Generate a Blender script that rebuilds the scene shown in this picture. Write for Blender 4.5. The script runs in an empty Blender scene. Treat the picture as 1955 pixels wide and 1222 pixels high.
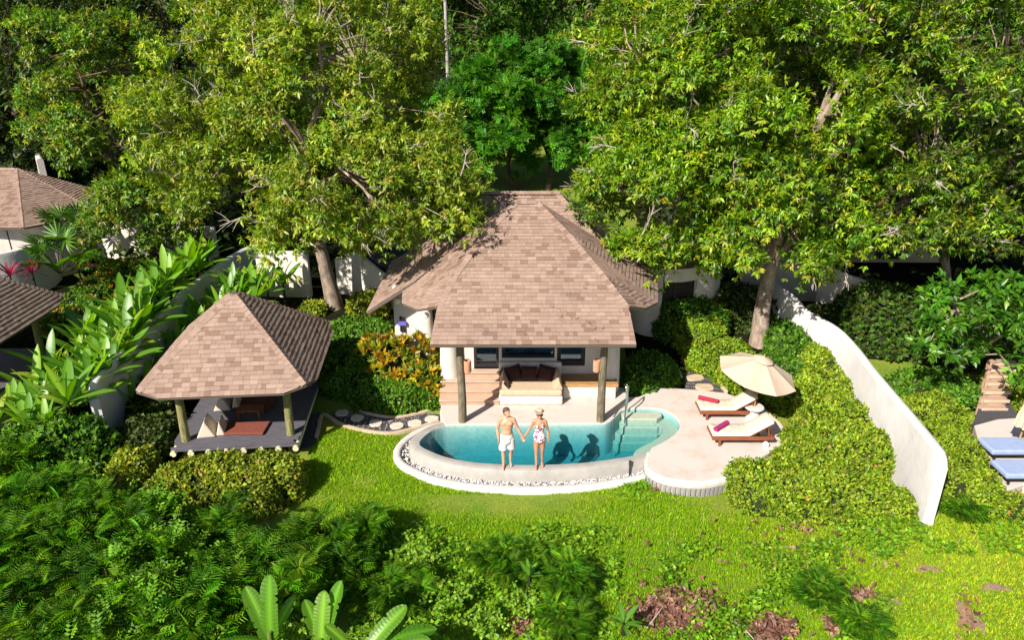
import bpy, bmesh, math, random
import numpy as np
from mathutils import Vector, Matrix

rng = np.random.default_rng(11)
random.seed(11)
SC = bpy.context.scene
COL = SC.collection
R = math.radians
PI = math.pi

# ---------------------------------------------------------------- camera
F_PX, PITCH, CAM_Z = 1400.0, R(22.5), 11.6
cam_d = bpy.data.cameras.new('camera')
cam = bpy.data.objects.new('camera', cam_d)
COL.objects.link(cam)
cam.location = (0, 0, CAM_Z)
cam.rotation_euler = (R(90) - PITCH, 0, 0)
cam_d.sensor_width = 36
cam_d.lens = 36 * F_PX / 1955
cam_d.clip_end = 3000
SC.camera = cam
SC.render.resolution_x, SC.render.resolution_y = 1024, 641

# ---------------------------------------------------------------- light
SUN_EL = R(38)
SUN_TO = Vector((-0.62, -0.785, 0)).normalized()          # horizontally towards the sun
world = bpy.data.worlds.new('World')
SC.world = world
world.use_nodes = True
wn = world.node_tree.nodes
sky = wn.new('ShaderNodeTexSky')
sky.sky_type = 'NISHITA'
sky.sun_disc = False
sky.sun_elevation = SUN_EL
sky.sun_rotation = math.atan2(SUN_TO.x, SUN_TO.y)
world.node_tree.links.new(sky.outputs[0], wn['Background'].inputs[0])
wn['Background'].inputs[1].default_value = 0.065
sun_d = bpy.data.lights.new('sun', 'SUN')
sun_d.energy = 5.0
sun_d.angle = R(0.5)
sun_d.color = (1.0, 0.94, 0.84)
sun = bpy.data.objects.new('sun', sun_d)
COL.objects.link(sun)
sd = Vector((-SUN_TO.x * math.cos(SUN_EL), -SUN_TO.y * math.cos(SUN_EL), -math.sin(SUN_EL)))
sun.rotation_euler = sd.to_track_quat('-Z', 'Y').to_euler()
sun.location = (-20, -30, 40)
SC.view_settings.view_transform = 'Standard'
SC.view_settings.look = 'None'
SC.view_settings.exposure = 0.92
SC.view_settings.gamma = 1.0

# ---------------------------------------------------------------- pixel -> place
def ray(px, py):
    dx, dy = (px - 977.5) / F_PX, (611 - py) / F_PX
    s, c = math.sin(PITCH), math.cos(PITCH)
    return Vector((dx, c + dy * s, -s + dy * c))
def P(px, py, z=0.0):            # the point at height z seen at a pixel
    d = ray(px, py)
    t = (z - CAM_Z) / d.z
    return Vector((d.x * t, d.y * t, z))
def PY(px, py, Y):               # the point at distance Y seen at a pixel
    d = ray(px, py)
    t = Y / d.y
    return Vector((d.x * t, Y, CAM_Z + d.z * t))

def ground(x, y):
    pts = ((-50, 0), (20, 0), (24.5, .8), (30, 1.2), (45, 2.5), (60, 3.4), (100, 9), (200, 26), (900, 60))
    z = 0
    for (y0, z0), (y1, z1) in zip(pts, pts[1:]):
        if y >= y0:
            z = z0 + (z1 - z0) * min(1, (y - y0) / (y1 - y0))
    return z

# ---------------------------------------------------------------- materials
MATS = {}
def _new(name):
    m = bpy.data.materials.new(name)
    m.use_nodes = True
    nt = m.node_tree
    b = nt.nodes['Principled BSDF']
    return m, nt, b
def rgba(c):
    return (c[0], c[1], c[2], 1)
def mat(name, c, rough=.7, c2=None, scale=4, bump=0, bscale=40, metal=0, spec=.3, stretch=None, detail=6, lo=.35, hi=.65):
    m, nt, b = _new(name)
    b.inputs['Roughness'].default_value = rough
    b.inputs['Metallic'].default_value = metal
    b.inputs['Specular IOR Level'].default_value = spec
    b.inputs['Base Color'].default_value = rgba(c)
    tc = nt.nodes.new('ShaderNodeTexCoord')
    src = tc.outputs['Object']
    if stretch:
        mp = nt.nodes.new('ShaderNodeMapping')
        mp.inputs['Scale'].default_value = stretch
        nt.links.new(src, mp.inputs[0])
        src = mp.outputs[0]
    if c2:
        n = nt.nodes.new('ShaderNodeTexNoise')
        n.inputs['Scale'].default_value = scale
        n.inputs['Detail'].default_value = detail
        n.inputs['Roughness'].default_value = .65
        nt.links.new(src, n.inputs['Vector'])
        r = nt.nodes.new('ShaderNodeValToRGB')
        r.color_ramp.elements[0].position = lo
        r.color_ramp.elements[1].position = hi
        r.color_ramp.elements[0].color = rgba(c)
        r.color_ramp.elements[1].color = rgba(c2)
        nt.links.new(n.outputs[0], r.inputs[0])
        nt.links.new(r.outputs[0], b.inputs['Base Color'])
    if bump:
        n2 = nt.nodes.new('ShaderNodeTexNoise')
        n2.inputs['Scale'].default_value = bscale
        n2.inputs['Detail'].default_value = 5
        nt.links.new(src, n2.inputs['Vector'])
        bp = nt.nodes.new('ShaderNodeBump')
        bp.inputs['Strength'].default_value = bump
        bp.inputs['Distance'].default_value = .02
        nt.links.new(n2.outputs[0], bp.inputs['Height'])
        nt.links.new(bp.outputs[0], b.inputs['Normal'])
    MATS[name] = m
    return m
def leaf_mat(name, rough=.42, trans=.3, spec=.5):
    m, nt, b = _new(name)
    a = nt.nodes.new('ShaderNodeAttribute')
    a.attribute_name = 'col'
    nt.links.new(a.outputs['Color'], b.inputs['Base Color'])
    b.inputs['Roughness'].default_value = rough
    b.inputs['Specular IOR Level'].default_value = spec
    t = nt.nodes.new('ShaderNodeBsdfTranslucent')
    hs = nt.nodes.new('ShaderNodeHueSaturation')
    hs.inputs['Value'].default_value = 1.7
    hs.inputs['Saturation'].default_value = 1.1
    nt.links.new(a.outputs['Color'], hs.inputs['Color'])
    nt.links.new(hs.outputs[0], t.inputs['Color'])
    mx = nt.nodes.new('ShaderNodeMixShader')
    mx.inputs[0].default_value = trans
    nt.links.new(b.outputs[0], mx.inputs[1])
    nt.links.new(t.outputs[0], mx.inputs[2])
    nt.links.new(mx.outputs[0], nt.nodes['Material Output'].inputs['Surface'])
    MATS[name] = m
    return m
def col_mat(name, rough=.85, mottle=.25, scale=60, bump=.2, spec=.2):
    """colour comes from the 'col' attribute of the pieces, mottled by fine noise"""
    m, nt, b = _new(name)
    a = nt.nodes.new('ShaderNodeAttribute')
    a.attribute_name = 'col'
    tc = nt.nodes.new('ShaderNodeTexCoord')
    geo = nt.nodes.new('ShaderNodeNewGeometry')
    n = nt.nodes.new('ShaderNodeTexNoise')
    n.inputs['Scale'].default_value = scale
    n.inputs['Detail'].default_value = 4
    nt.links.new(geo.outputs['Position'], n.inputs['Vector'])
    n3 = nt.nodes.new('ShaderNodeTexNoise')
    n3.inputs['Scale'].default_value = 1.1
    n3.inputs['Detail'].default_value = 5
    nt.links.new(geo.outputs['Position'], n3.inputs['Vector'])
    ad = nt.nodes.new('ShaderNodeMath'); ad.operation = 'ADD'
    nt.links.new(n.outputs[0], ad.inputs[0]); nt.links.new(n3.outputs[0], ad.inputs[1])
    mr = nt.nodes.new('ShaderNodeMapRange')
    mr.inputs[1].default_value = .6; mr.inputs[2].default_value = 1.4
    mr.inputs[3].default_value = 1 - mottle
    mr.inputs[4].default_value = 1 + mottle
    nt.links.new(ad.outputs[0], mr.inputs[0])
    mu = nt.nodes.new('ShaderNodeVectorMath')
    mu.operation = 'SCALE'
    nt.links.new(a.outputs['Color'], mu.inputs[0])
    nt.links.new(mr.outputs[0], mu.inputs['Scale'])
    nt.links.new(mu.outputs[0], b.inputs['Base Color'])
    b.inputs['Roughness'].default_value = rough
    b.inputs['Specular IOR Level'].default_value = spec
    bp = nt.nodes.new('ShaderNodeBump')
    bp.inputs['Strength'].default_value = bump
    bp.inputs['Distance'].default_value = .01
    nt.links.new(n.outputs[0], bp.inputs['Height'])
    nt.links.new(bp.outputs[0], b.inputs['Normal'])
    MATS[name] = m
    return m

mat('stucco', (.58, .52, .47), .9, (.42, .37, .32), 2.2, .35, 18, lo=.4, hi=.85, stretch=(1.5, 1.5, .5))
mat('stucco_cool', (.54, .51, .50), .9, (.42, .395, .37), 1.8, .5, 11, lo=.42, hi=.85, stretch=(1, 1, .7))
mat('terrace', (.50, .44, .40), .75, (.42, .31, .23), 1.6, .15, 60, lo=.5, hi=.82)
mat('coping', (.34, .315, .29), .6, (.27, .25, .225), 3, .1, 40)
mat('white_stone', (.55, .52, .495), .8, (.44, .41, .38), 6, .2, 30)
mat('steps_wood', (.50, .36, .27), .6, (.41, .28, .20), 3, .1, 50, stretch=(1, 8, 8))
mat('post_wood', (.22, .185, .12), .85, (.08, .06, .04), 5, .7, 30, stretch=(4, 4, .7))
mat('pave_post_wood', (.28, .27, .10), .85, (.12, .10, .04), 5, .6, 30, stretch=(4, 4, .7))
mat('deck_wood', (.125, .118, .14), .8, (.065, .06, .072), 4, .5, 40, stretch=(.7, 9, 9))
mat('log_end', (.62, .60, .40), .8, (.45, .42, .25), 9, .2, 40)
mat('teak', (.26, .085, .035), .5, (.17, .05, .02), 4, .1, 40, stretch=(1, 9, 9))
mat('bench_wood', (.42, .24, .10), .5, (.28, .15, .06), 4, .1, 40, stretch=(1, 9, 9))
mat('cushion_cream', (.58, .49, .39), .9, (.51, .43, .34), 12, .15, 90)
mat('daybed_cream', (.50, .37, .25), .9, (.44, .32, .22), 8, .15, 90)
mat('cushion_brown', (.045, .014, .010), .85, (.03, .009, .007), 20, .2, 120)
mat('mat_brown', (.20, .055, .035), .9, (.15, .04, .026), 14, .2, 120)
mat('towel_red', (.33, .025, .045), .95, (.25, .018, .035), 30, .4, 160)
mat('towel_magenta', (.34, .02, .13), .95, (.26, .015, .10), 30, .4, 160)
mat('canvas', (.54, .40, .30), .85, (.48, .36, .27), 6, .08, 120)
mat('blue_cover', (.27, .33, .50), .8, (.23, .29, .45), 5, .2, 20)
mat('terracotta', (.58, .27, .16), .7, (.5, .22, .13), 9, .1, 50)
mat('dark_frame', (.022, .018, .022), .4)
mat('steel', (.75, .75, .77), .16, metal=1)
mat('black_metal', (.03, .03, .03), .5)
mat('soil', (.06, .04, .025), .95, (.035, .025, .015), 5, .6, 20)
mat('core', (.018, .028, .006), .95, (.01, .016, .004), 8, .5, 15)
mat('roof_under', (.10, .075, .06), .9)
mat('gate_dark', (.014, .011, .010), .6, (.02, .015, .012), 6, .2, 40)
mat('rock_dark', (.03, .034, .05), .6, (.02, .022, .03), 4, .3, 10)
mat('bark_pale', (.36, .28, .22), .9, (.15, .11, .08), 5, .8, 22, stretch=(1, 1, .5))
mat('bark_dark', (.13, .085, .06), .9, (.05, .03, .02), 5, .8, 22, stretch=(1, 1, .5))
mat('bark_grey', (.42, .38, .37), .9, (.24, .2, .19), 6, .6, 25, stretch=(1, 1, .4))
mat('twig_pale', (.42, .36, .31), .85, (.33, .27, .23), 9)
mat('white_plastic', (.78, .76, .72), .5)
mat('violet', (.12, .10, .42), .6)
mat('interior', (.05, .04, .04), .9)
mat('interior_blue', (.05, .28, .50), .6)
mat('pool_tile', (.30, .46, .42), .5, (.22, .38, .36), 9, .05, 60)
mat('step_tile', (.46, .47, .37), .5, (.38, .40, .31), 9, .05, 60)
mat('step_stone', (.60, .50, .42), .85, (.48, .38, .31), 5, .3, 30)
mat('brick_pave', (.42, .27, .20), .85, (.34, .21, .15), 5, .3, 30)
mat('path_tan', (.50, .39, .27), .9, (.40, .30, .20), 2, .3, 30)
leaf_mat('leaf', .45, .36, .3)
leaf_mat('leaf_gloss', .38, .36, .4)
leaf_mat('frond', .55, .35, .2)
leaf_mat('leaf_hedge', .5, .3, .25)
col_mat('shingle', .9, .16, 60, .5)
col_mat('stone_bits', .7, .15, 40, .2)
col_mat('cloth', .9, .06, 60, .1)

def glass_mat():
    m, nt, b = _new('window_glass')
    g = nt.nodes.new('ShaderNodeBsdfGlossy'); g.inputs['Roughness'].default_value = .03
    g.inputs['Color'].default_value = (.8, .9, 1, 1)
    t = nt.nodes.new('ShaderNodeBsdfTransparent'); t.inputs['Color'].default_value = (.55, .62, .66, 1)
    fr = nt.nodes.new('ShaderNodeFresnel'); fr.inputs[0].default_value = 2.0
    mx = nt.nodes.new('ShaderNodeMixShader')
    nt.links.new(fr.outputs[0], mx.inputs[0]); nt.links.new(t.outputs[0], mx.inputs[1]); nt.links.new(g.outputs[0], mx.inputs[2])
    nt.links.new(mx.outputs[0], nt.nodes['Material Output'].inputs['Surface'])
    MATS['window_glass'] = m
glass_mat()
def water_mat():
    m, nt, b = _new('water')
    g = nt.nodes.new('ShaderNodeBsdfGlossy'); g.inputs['Roughness'].default_value = .02
    t = nt.nodes.new('ShaderNodeBsdfTransparent')
    lw_ = nt.nodes.new('ShaderNodeLayerWeight'); lw_.inputs[0].default_value = .5
    pw_ = nt.nodes.new('ShaderNodeMath'); pw_.operation = 'POWER'; pw_.inputs[1].default_value = 4.5
    nt.links.new(lw_.outputs['Facing'], pw_.inputs[0])
    fr = nt.nodes.new('ShaderNodeMath'); fr.operation = 'MULTIPLY_ADD'; fr.inputs[1].default_value = .9; fr.inputs[2].default_value = .03
    nt.links.new(pw_.outputs[0], fr.inputs[0])
    tc = nt.nodes.new('ShaderNodeTexCoord')
    w = nt.nodes.new('ShaderNodeTexNoise'); w.inputs['Scale'].default_value = 3.2; w.inputs['Detail'].default_value = 3
    mp = nt.nodes.new('ShaderNodeMapping'); mp.inputs['Scale'].default_value = (1, 1.8, 1)
    nt.links.new(tc.outputs['Object'], mp.inputs[0]); nt.links.new(mp.outputs[0], w.inputs['Vector'])
    bp = nt.nodes.new('ShaderNodeBump'); bp.inputs['Strength'].default_value = .25; bp.inputs['Distance'].default_value = .03
    nt.links.new(w.outputs[0], bp.inputs['Height'])
    nt.links.new(bp.outputs[0], g.inputs['Normal'])
    mx = nt.nodes.new('ShaderNodeMixShader')
    nt.links.new(fr.outputs[0], mx.inputs[0]); nt.links.new(t.outputs[0], mx.inputs[1]); nt.links.new(g.outputs[0], mx.inputs[2])
    out = nt.nodes['Material Output']
    nt.links.new(mx.outputs[0], out.inputs['Surface'])
    va = nt.nodes.new('ShaderNodeVolumeAbsorption')
    va.inputs['Color'].default_value = (.02, .66, .76, 1)
    va.inputs['Density'].default_value = .85
    nt.links.new(va.outputs[0], out.inputs['Volume'])
    MATS['water'] = m
water_mat()
def lawn_mat():
    m, nt, b = _new('lawn')
    tc = nt.nodes.new('ShaderNodeTexCoord')
    n1 = nt.nodes.new('ShaderNodeTexNoise'); n1.inputs['Scale'].default_value = .7; n1.inputs['Detail'].default_value = 6
    n2 = nt.nodes.new('ShaderNodeTexNoise'); n2.inputs['Scale'].default_value = 28; n2.inputs['Detail'].default_value = 4
    nt.links.new(tc.outputs['Object'], n1.inputs['Vector']); nt.links.new(tc.outputs['Object'], n2.inputs['Vector'])
    r1 = nt.nodes.new('ShaderNodeValToRGB')
    r1.color_ramp.elements[0].position = .35; r1.color_ramp.elements[1].position = .7
    r1.color_ramp.elements[0].color = (.11, .20, .006, 1); r1.color_ramp.elements[1].color = (.24, .26, .018, 1)
    nt.links.new(n1.outputs[0], r1.inputs[0])
    r2 = nt.nodes.new('ShaderNodeValToRGB')
    r2.color_ramp.elements[0].position = .3; r2.color_ramp.elements[1].position = .65
    r2.color_ramp.elements[0].color = (.45, .45, .45, 1); r2.color_ramp.elements[1].color = (1.1, 1.1, 1.1, 1)
    nt.links.new(n2.outputs[0], r2.inputs[0])
    mu = nt.nodes.new('ShaderNodeMixRGB'); mu.blend_type = 'MULTIPLY'; mu.inputs[0].default_value = 1
    nt.links.new(r1.outputs[0], mu.inputs[1]); nt.links.new(r2.outputs[0], mu.inputs[2])
    nt.links.new(mu.outputs[0], b.inputs['Base Color'])
    b.inputs['Roughness'].default_value = .9
    bp = nt.nodes.new('ShaderNodeBump'); bp.inputs['Strength'].default_value = .8; bp.inputs['Distance'].default_value = .03
    nt.links.new(n2.outputs[0], bp.inputs['Height']); nt.links.new(bp.outputs[0], b.inputs['Normal'])
    MATS['lawn'] = m
lawn_mat()

# ---------------------------------------------------------------- mesh helpers
class MB:
    """collects shapes for ONE mesh object"""
    def __init__(s):
        s.v, s.f = [], []
    def add(s, vs, fs):
        o = len(s.v)
        s.v += [tuple(q) for q in vs]
        s.f += [tuple(i + o for i in f) for f in fs]
        return s
    def box(s, c, d, rz=0, M=None):
        x, y, z = d[0] / 2, d[1] / 2, d[2] / 2
        vs = [Vector((a * x, b * y, e * z)) for e in (-1, 1) for b in (-1, 1) for a in (-1, 1)]
        rot = Matrix.Rotation(rz, 3, 'Z') if M is None else M
        vs = [rot @ q + Vector(c) for q in vs]
        return s.add(vs, [(0, 2, 3, 1), (4, 5, 7, 6), (0, 1, 5, 4), (2, 6, 7, 3), (0, 4, 6, 2), (1, 3, 7, 5)])
    def tube(s, path, rad, n=8, cap=True, flat=None):
        path = [Vector(p) for p in path]
        if not hasattr(rad, '__len__'):
            rad = [rad] * len(path)
        vs, fs, prev = [], [], None
        for i, p in enumerate(path):
            t = (path[min(i + 1, len(path) - 1)] - path[max(i - 1, 0)])
            t = t.normalized() if t.length > 1e-9 else Vector((0, 0, 1))
            if prev is None:
                a = t.orthogonal().normalized() if abs(t.z) < .9 else Vector((1, 0, 0))
            else:
                a = prev
            a = (a - t * a.dot(t)).normalized()
            prev = a
            b = t.cross(a)
            r = rad[i]
            ra, rb = (r if hasattr(r, '__len__') else (r, r))
            for k in range(n):
                w = 2 * PI * k / n
                vs.append(p + a * (math.cos(w) * ra) + b * (math.sin(w) * rb))
        for i in range(len(path) - 1):
            for k in range(n):
                k2 = (k + 1) % n
                fs.append((i * n + k, i * n + k2, (i + 1) * n + k2, (i + 1) * n + k))
        if cap:
            fs.append(tuple(range(n - 1, -1, -1)))
            fs.append(tuple((len(path) - 1) * n + k for k in range(n)))
        return s.add(vs, fs)
    def lathe(s, c, prof, n=20, cap=True):
        vs, fs = [], []
        for r, z in prof:
            for k in range(n):
                w = 2 * PI * k / n
                vs.append((c[0] + r * math.cos(w), c[1] + r * math.sin(w), c[2] + z))
        for i in range(len(prof) - 1):
            for k in range(n):
                k2 = (k + 1) % n
                fs.append((i * n + k, i * n + k2, (i + 1) * n + k2, (i + 1) * n + k))
        if cap:
            fs.append(tuple(range(n - 1, -1, -1)))
            fs.append(tuple((len(prof) - 1) * n + k for k in range(n)))
        return s.add(vs, fs)
    def ell(s, c, r, n=14, m=9, M=None):
        vs, fs = [], []
        for i in range(m + 1):
            ph = -PI / 2 + PI * i / m
            for k in range(n):
                w = 2 * PI * k / n
                q = Vector((r[0] * math.cos(ph) * math.cos(w), r[1] * math.cos(ph) * math.sin(w), r[2] * math.sin(ph)))
                if M is not None:
                    q = M @ q
                vs.append(q + Vector(c))
        for i in range(m):
            for k in range(n):
                k2 = (k + 1) % n
                fs.append((i * n + k, i * n + k2, (i + 1) * n + k2, (i + 1) * n + k))
        return s.add(vs, fs)
    def prism(s, poly, z0, z1):
        n = len(poly)
        ar = sum(poly[i][0] * poly[(i + 1) % n][1] - poly[(i + 1) % n][0] * poly[i][1] for i in range(n))
        if ar < 0:
            poly = list(reversed(poly))
        vs = [(p[0], p[1], z0) for p in poly] + [(p[0], p[1], z1) for p in poly]
        fs = [tuple(range(n - 1, -1, -1)), tuple(range(n, 2 * n))]
        fs += [(i, (i + 1) % n, n + (i + 1) % n, n + i) for i in range(n)]
        return s.add(vs, fs)
    def ribbon(s, pts, prof, closed=False):
        """sweep a profile [(offset sideways, height)] along a ground line of points (x, y, z)"""
        pts = [Vector(p) for p in pts]
        n, k = len(pts), len(prof(0) if callable(prof) else prof)
        vs, fs = [], []
        for i, p in enumerate(pts):
            a = pts[i - 1] if (i or closed) else p
            b = pts[(i + 1) % n] if (i < n - 1 or closed) else p
            t = b - a
            t.z = 0
            t.normalize()
            nn = Vector((-t.y, t.x, 0))
            pr = prof(i) if callable(prof) else prof
            for o, h in pr:
                vs.append(p + nn * o + Vector((0, 0, h)))
        for i in range(n if closed else n - 1):
            j = (i + 1) % n
            for q in range(k):
                q2 = (q + 1) % k
                fs.append((i * k + q, j * k + q, j * k + q2, i * k + q2))
        if not closed:
            fs.append(tuple(range(k)))
            fs.append(tuple((n - 1) * k + q for q in range(k - 1, -1, -1)))
        return s.add(vs, fs)

def smooth_line(pts, n=8, closed=False):
    """Catmull-Rom through the points"""
    pts = [Vector(p) for p in pts]
    out, m = [], len(pts)
    for i in range(m if closed else m - 1):
        p0 = pts[(i - 1) % m] if (closed or i > 0) else pts[0]
        p1, p2 = pts[i], pts[(i + 1) % m]
        p3 = pts[(i + 2) % m] if (closed or i + 2 < m) else pts[-1]
        for k in range(n):
            t = k / n
            out.append(.5 * ((2 * p1) + (p2 - p0) * t + (2 * p0 - 5 * p1 + 4 * p2 - p3) * t * t + (3 * p1 - p0 - 3 * p2 + p3) * t ** 3))
    if not closed:
        out.append(pts[-1])
    return out

def tag(o, label=None, cat=None, group=None, kind=None):
    if label: o['label'] = label
    if cat: o['category'] = cat
    if group: o['group'] = group
    if kind: o['kind'] = kind
    return o
def empty(name, loc=(0, 0, 0), label=None, cat=None, group=None, rz=0):
    o = bpy.data.objects.new(name, None)
    COL.objects.link(o)
    o.location = loc
    o.rotation_euler.z = rz
    o.empty_display_size = .2
    return tag(o, label, cat, group)
def link(name, me, m=None, parent=None):
    if m is not None and not me.materials:
        me.materials.append(MATS[m] if isinstance(m, str) else m)
    o = bpy.data.objects.new(name, me)
    COL.objects.link(o)
    if parent is not None:
        o.parent = parent
    return o
def obj(name, mb, m, parent=None, smooth=False, bevel=0, seg=2, local=True):
    """one mesh object; shapes given in world coordinates are moved under a parent placed elsewhere when local=False"""
    me = bpy.data.meshes.new(name)
    vs = mb.v
    if parent is not None and not local:
        mi = wm(parent).inverted()
        vs = [mi @ Vector(v) for v in vs]
    me.from_pydata([tuple(v) for v in vs], [], mb.f)
    me.update()
    bm = bmesh.new(); bm.from_mesh(me)
    bmesh.ops.recalc_face_normals(bm, faces=bm.faces)
    bm.to_mesh(me); bm.free()
    if smooth:
        me.polygons.foreach_set('use_smooth', [True] * len(me.polygons))
        me.set_sharp_from_angle(angle=R(50))
    o = link(name, me, m, parent)
    if bevel:
        b = o.modifiers.new('bevel', 'BEVEL')
        b.width = bevel; b.segments = seg; b.limit_method = 'ANGLE'; b.angle_limit = R(40)
    return o
def wm(o):
    M = o.matrix_basis.copy()
    while o.parent is not None:
        o = o.parent
        M = o.matrix_basis @ M
    return M
def copy_tree(o, parent=None):
    c = o.copy()
    COL.objects.link(c)
    c.parent = parent
    for ch in [x for x in bpy.data.objects if x.parent == o]:
        copy_tree(ch, c)
    return c

# pieces scattered through one mesh, each with its own colour ------------------
def scatter_mesh(name, tpl_v, tpl_f, pos, axis, nrm, scale, col, m, parent=None, width=None, org=None):
    """tpl_v (K,3): along axis, sideways, along normal. pos/axis/nrm (N,3); scale (N,); col (N,3)"""
    tv = np.asarray(tpl_v, float); tf = tpl_f
    N, K = len(pos), len(tv)
    axis = axis / (np.linalg.norm(axis, axis=1, keepdims=True) + 1e-9)
    nrm = nrm - axis * np.sum(nrm * axis, axis=1, keepdims=True)
    nrm = nrm / (np.linalg.norm(nrm, axis=1, keepdims=True) + 1e-9)
    side = np.cross(nrm, axis)
    w = np.ones(N) if width is None else width
    V = (pos[:, None, :] + scale[:, None, None] * (tv[None, :, 0:1] * axis[:, None, :]
         + (tv[None, :, 1:2] * w[:, None, None]) * side[:, None, :] + tv[None, :, 2:3] * nrm[:, None, :]))
    if org is not None:
        V = V - np.asarray(org)[None, None, :]
    V = V.reshape(-1, 3)
    ln = np.array([len(f) for f in tf]); flat = np.concatenate([np.array(f) for f in tf])
    nl = len(flat)
    loops = (flat[None, :] + (np.arange(N) * K)[:, None]).reshape(-1)
    starts = (np.concatenate([[0], np.cumsum(ln)[:-1]])[None, :] + (np.arange(N) * nl)[:, None]).reshape(-1)
    me = bpy.data.meshes.new(name)
    me.vertices.add(N * K); me.vertices.foreach_set('co', V.astype(np.float32).reshape(-1))
    me.loops.add(N * nl); me.loops.foreach_set('vertex_index', loops.astype(np.int32))
    me.polygons.add(N * len(tf))
    me.polygons.foreach_set('loop_start', starts.astype(np.int32))
    me.update(calc_edges=True)
    at = me.color_attributes.new('col', 'FLOAT_COLOR', 'POINT')
    c4 = np.ones((N, K, 4), np.float32)
    c4[:, :, :3] = np.asarray(col)[:, None, :]
    at.data.foreach_set('color', c4.reshape(-1))
    return link(name, me, m, parent)

LEAF = ([(0, 0, 0), (.45, .17, .05), (1, 0, -.06), (.45, -.17, .05)], [(0, 3, 2), (0, 2, 1)])
LEAF4 = ([(0, 0, 0), (.32, .15, .04), (.72, .13, .02), (1, 0, -.14), (.72, -.13, .02), (.32, -.15, .04), (.5, 0, 0)],
         [(0, 6, 1), (1, 6, 2), (2, 6, 3), (3, 6, 4), (4, 6, 5), (5, 6, 0)])
BROAD = ([(0, 0, 0), (.45, .32, .06), (1, 0, -.05), (.45, -.32, .06)], [(0, 3, 2), (0, 2, 1)])
BLADE = ([(0, .07, 0), (0, -.07, 0), (1, 0, .15)], [(0, 1, 2)])
def frond_tpl(n=8, ln=.34):
    """arching feather: a thin midrib and pairs of narrow drooping pinnae"""
    v, f = [(0, .007, 0), (0, -.007, 0), (.55, 0, .02), (1, 0, -.22)], [(0, 1, 2), (1, 3, 2)]
    for i in range(n):
        t = .10 + .88 * i / n
        z = .16 * t - .38 * t * t
        L = ln * (1 - .65 * abs(t - .42))
        for s in (-1, 1):
            o = len(v)
            v += [(t, 0, z), (t + .02 + L * .22, s * L * .5, z + .02), (t + L * .5, s * L, z - .07), (t - .02 + L * .22, s * L * .5, z + .02)]
            f += [(o, o + 1, o + 2), (o, o + 2, o + 3)]
    return v, f
FROND = frond_tpl()
def pinnate_tpl(n=4, ln=.36, w=.11):
    v, f = [], []
    for i in range(n):
        t = .15 + .75 * i / (n - 1)
        for s in (-1, 1):
            o = len(v)
            v += [(t, 0, 0), (t + .12, s * ln * .45, .03), (t + .16, s * ln, -.05), (t + .12 - w * 2, s * ln * .5, .03)]
            f += [(o, o + 1, o + 2), (o, o + 2, o + 3)]
    return v, f
PINNATE = pinnate_tpl()

def pal(n, colours, weights=None, jit=.22):
    c = np.array(colours)
    w = np.ones(len(c)) if weights is None else np.array(weights, float)
    i = rng.choice(len(c), n, p=w / w.sum())
    out = c[i] * (1 + rng.normal(0, jit, (n, 1)))
    out = out * (1 + rng.normal(0, .06, (n, 3)))
    return np.clip(out, .004, .9)
def unit(n):
    d = rng.normal(size=(n, 3))
    return d / np.linalg.norm(d, axis=1, keepdims=True)
# ================================================================ terrain
# -------------------------------------------------------------- pool
POOL_PX = [(801, 849), (812, 832), (835, 819), (870, 813), (960, 811.5), (1060, 811), (1140, 810.5), (1163, 807), (1178, 795), (1190, 784),
           (1215, 781), (1250, 781), (1275, 788), (1292, 801), (1297, 815), (1288, 830), (1266, 845), (1244, 856), (1233, 866),
           (1170, 877), (1104, 885), (1018, 888.5), (955, 887), (903, 883), (858, 875), (824, 863)]
POOL = smooth_line([P(x, y, .42) for x, y in POOL_PX], 5, closed=True)
def offset(pts, d):
    out, n = [], len(pts)
    for i, p in enumerate(pts):
        t = pts[(i + 1) % n] - pts[i - 1]
        t.z = 0; t.normalize()
        out.append(p + Vector((-t.y, t.x, 0)) * d)
    return out
_ar = sum(POOL[i].x * POOL[(i + 1) % len(POOL)].y - POOL[(i + 1) % len(POOL)].x * POOL[i].y for i in range(len(POOL)))
OUT = -1 if _ar > 0 else 1                       # sign of the outward offset
HX0, HX1, HY0, HY1 = -4, 6, 16, 20          # the pool is sunk into this rectangle
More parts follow.
